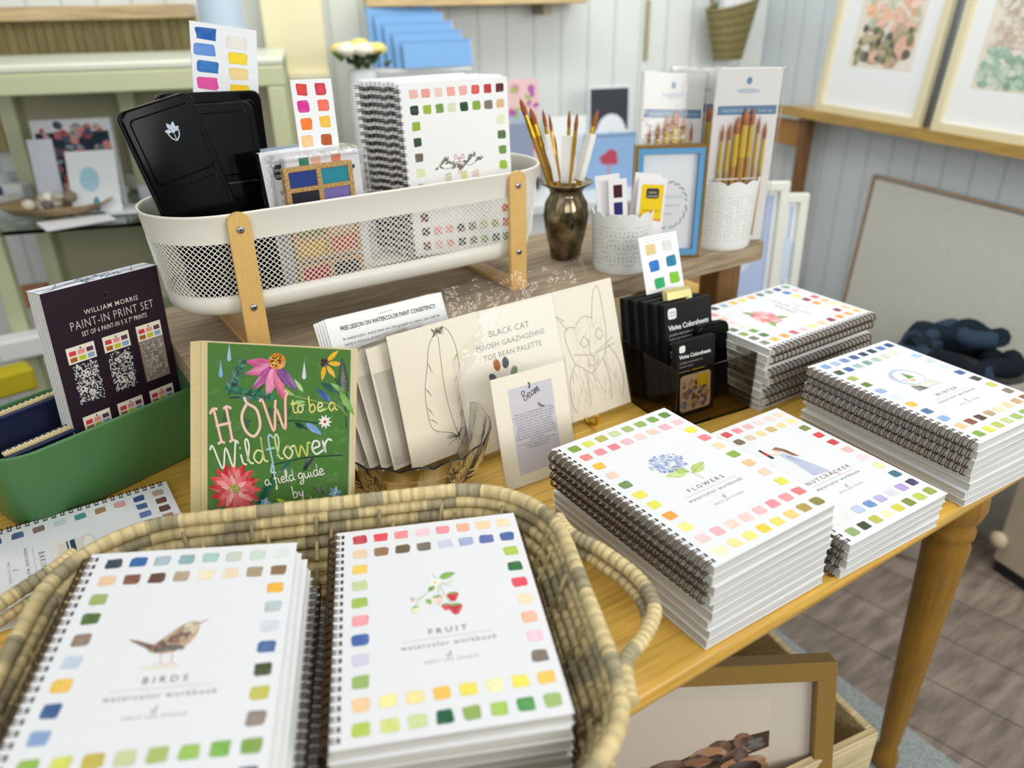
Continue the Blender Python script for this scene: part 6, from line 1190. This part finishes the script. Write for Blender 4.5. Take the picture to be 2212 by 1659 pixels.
# ---------------------------------------------------------------- smoked acrylic holder with black paint boxes
t = thing('acrylic_holder', 'smoked clear acrylic holder of black paint boxes behind the hydrangea stack', 'holder'); HM = Matrix.Translation((.744, .711, TZ + .0008)) @ Matrix.Rotation(R(-5.5), 4, 'Z'); t.matrix_world = HM; HWd, HD, HH = .148, .155, .094
b = MB(); q = .0028
b.box(0, HWd, 0, q, 0, HH, 'ffffff'); b.box(0, HWd, HD - q, HD, 0, HH, 'ffffff'); b.box(0, q, q, HD - q, 0, HH, 'ffffff'); b.box(HWd - q, HWd, q, HD - q, 0, HH, 'ffffff'); b.box(q, HWd - q, q, HD - q, 0, q, 'ffffff'); b.build('holder_body', 'smoke', t)
def sheets(A, w_, h_):
    A.poly([(w_ * .07 + x, h_ * .855 + y) for x, y in rrect(0, .0165, 0, .0165, .004, 4)], 'e9e9e9', 1); A.text('VIVIVA', w_ * .07 + .0082, h_ * .855 + .0090, .0036, '4a4a4c', 'c', 1, 0, 2); A.text('COLORS', w_ * .07 + .0082, h_ * .855 + .0045, .0036, '4a4a4c', 'c', 1, 0, 2)
    A.text('Viviva Colorsheets', w_ * .07, h_ * .745, .0115, 'f0f0f0', 'l', .95, .02, wid=w_ * .86)
    for k in range(3): A.text(['portable watercolor sketch set', 'highly pigmented natural inks', 'sixteen vibrant colors in a booklet'][k], w_ * .08, h_ * (.69 - .042 * k), .0050, 'b9b9bb', 'l', 1)
    for k, (a_, c_) in enumerate((('Opens', '16'), ('Easily', 'Carried'), ('Lasts', 'Longer'))): A.text(a_, w_ * (.08 + .28 * k), h_ * .515, .0058, 'd9d9da', 'l', 1, .01); A.text(c_, w_ * (.08 + .28 * k), h_ * .475, .0058, 'd9d9da', 'l', 1, .01)
    for k, c_ in enumerate(('b5303c', 'e3b5b8', 'cf6a34', 'b9562c', 'b8c58a', '3f8a6a', '4a6fb0', '5a6ac0', 'c9b56a', 'dcdcdc')): A.ell(w_ * (.10 + .078 * k), h_ * .395, .0027, .0027, c_, 1)
    A.fan([(w_ * .18, h_ * .26), (w_ * .24, h_ * .32), (w_ * .62, h_ * .36), (w_ * .88, h_ * .36), (w_ * .88, h_ * .25), (w_ * .30, h_ * .22)], 'd9a92c', 1, .25); A.poly([(w_ * .18, h_ * .22), (w_ * .86, h_ * .25), (w_ * .88, h_ * .21), (w_ * .22, h_ * .18)], 'e6e6ea', 2)
    A.fan([(w_ * .12, h_ * .02), (w_ * .12, h_ * .13), (w_ * .86, h_ * .17), (w_ * .90, h_ * .04)], '7d7a48', 2, .3)
def inH(u, v, z): return HM @ Vector((u, v, z))
for k in range(5):
    lab = ['frontmost black colour sheet box with white lettering in the acrylic holder', 'second black box behind the lettered one', 'third black box in the acrylic holder', 'fourth black box in the acrylic holder', 'hindmost black box at the left back of the acrylic holder'][k]
    O = inH(.040 - .0085 * k, .062 + .0135 * k, q + .0005); t = carded('paint_box', lab, 'box', O, -4, 11, 0, .092, .158, .012, '121214', sheets if k == 0 else None, 'paper', 'black boxes in the acrylic holder')
def leafbox(A, w_, h_):
    A.poly([(w_ * .07 + x, h_ * .86 + y) for x, y in rrect(0, .011, 0, .011, .003, 4)], 'e4e4e4', 1); A.text('Viviva Colorsheets', w_ * .07, h_ * .78, .0085, 'ececec', 'l', .95, .02, wid=w_ * .82)
    for k in range(2): A.text(['portable watercolor set', 'sixteen colors'][k], w_ * .08, h_ * (.71 - .05 * k), .0045, '9a9a9c', 'l')
    A.poly([(w_ * .10 + x, h_ * .05 + y) for x, y in rrect(0, w_ * .8, 0, h_ * .50, .006, 4)], 'd9c2a4', 1)
    for k in range(60): A.ell(w_ * A.rg.uniform(.16, .82), h_ * A.rg.uniform(.10, .46), A.rg.uniform(.002, .006), A.rg.uniform(.002, .005), A.rg.choice(['8a4a30', 'b9772c', '6a5a8a', '4a5a48', 'c9a25a', '8fa0b0', '54302a']), 2 + .08 * k, A.rg.uniform(0, 3), 7, .2)
    A.rect(w_ * .54, w_ * .84, h_ * .36, h_ * .52, 'd9c416', 8)
carded('sample_box', 'smaller black sample box with a leaf photo at the front of the acrylic holder', 'box', inH(.024, .026, q + .0005), -5, 6, 0, .073, .118, .010, '111113', leafbox, 'paper')
tin('paint_tin', 'small black tin at the right side of the acrylic holder', tuple(inH(.088, .048, q + .0005)), -6, 10, 0, .062, .122, False, .012)
for c_ in bpy.data.objects:
    if c_.get('label') == 'small black tin at the right side of the acrylic holder': del c_['group']
def greens(A, w_, h_):
    for u, v, c in ((.28, .76, 'ddc48a'), (.70, .78, 'd6d5d2'), (.30, .47, '1f74c8'), (.76, .50, '1f7f9f'), (.38, .16, '28a868'), (.78, .20, '7fc034')): A.swatch(w_ * u, h_ * v, .0185, .0165, c)
    for k in range(2): A.line([(w_ * (.12 + .07 * i), h_ * (.955 - .05 * k) + .0012 * (i % 2)) for i in range(11)], .0005, '9a9a9e', 1)
carded('swatch_card', 'small white card of blue and green swatches standing on the black boxes', 'card', (.802, .848, TZ + .160), -6.8, 19, 1.5, .072, .088, .001, 'eef0f0', greens)
t = thing('foil_packet', 'small gold foil packet resting on top of the black boxes', 'packet', inH(.085, .115, .160), (R(70), 0, R(-8))); b = MB(); b.box(-.03, .025, -.02, .012, -.006, .006, 'b9ae78', 0, None, .005); b.build('foil', 'metal', t)
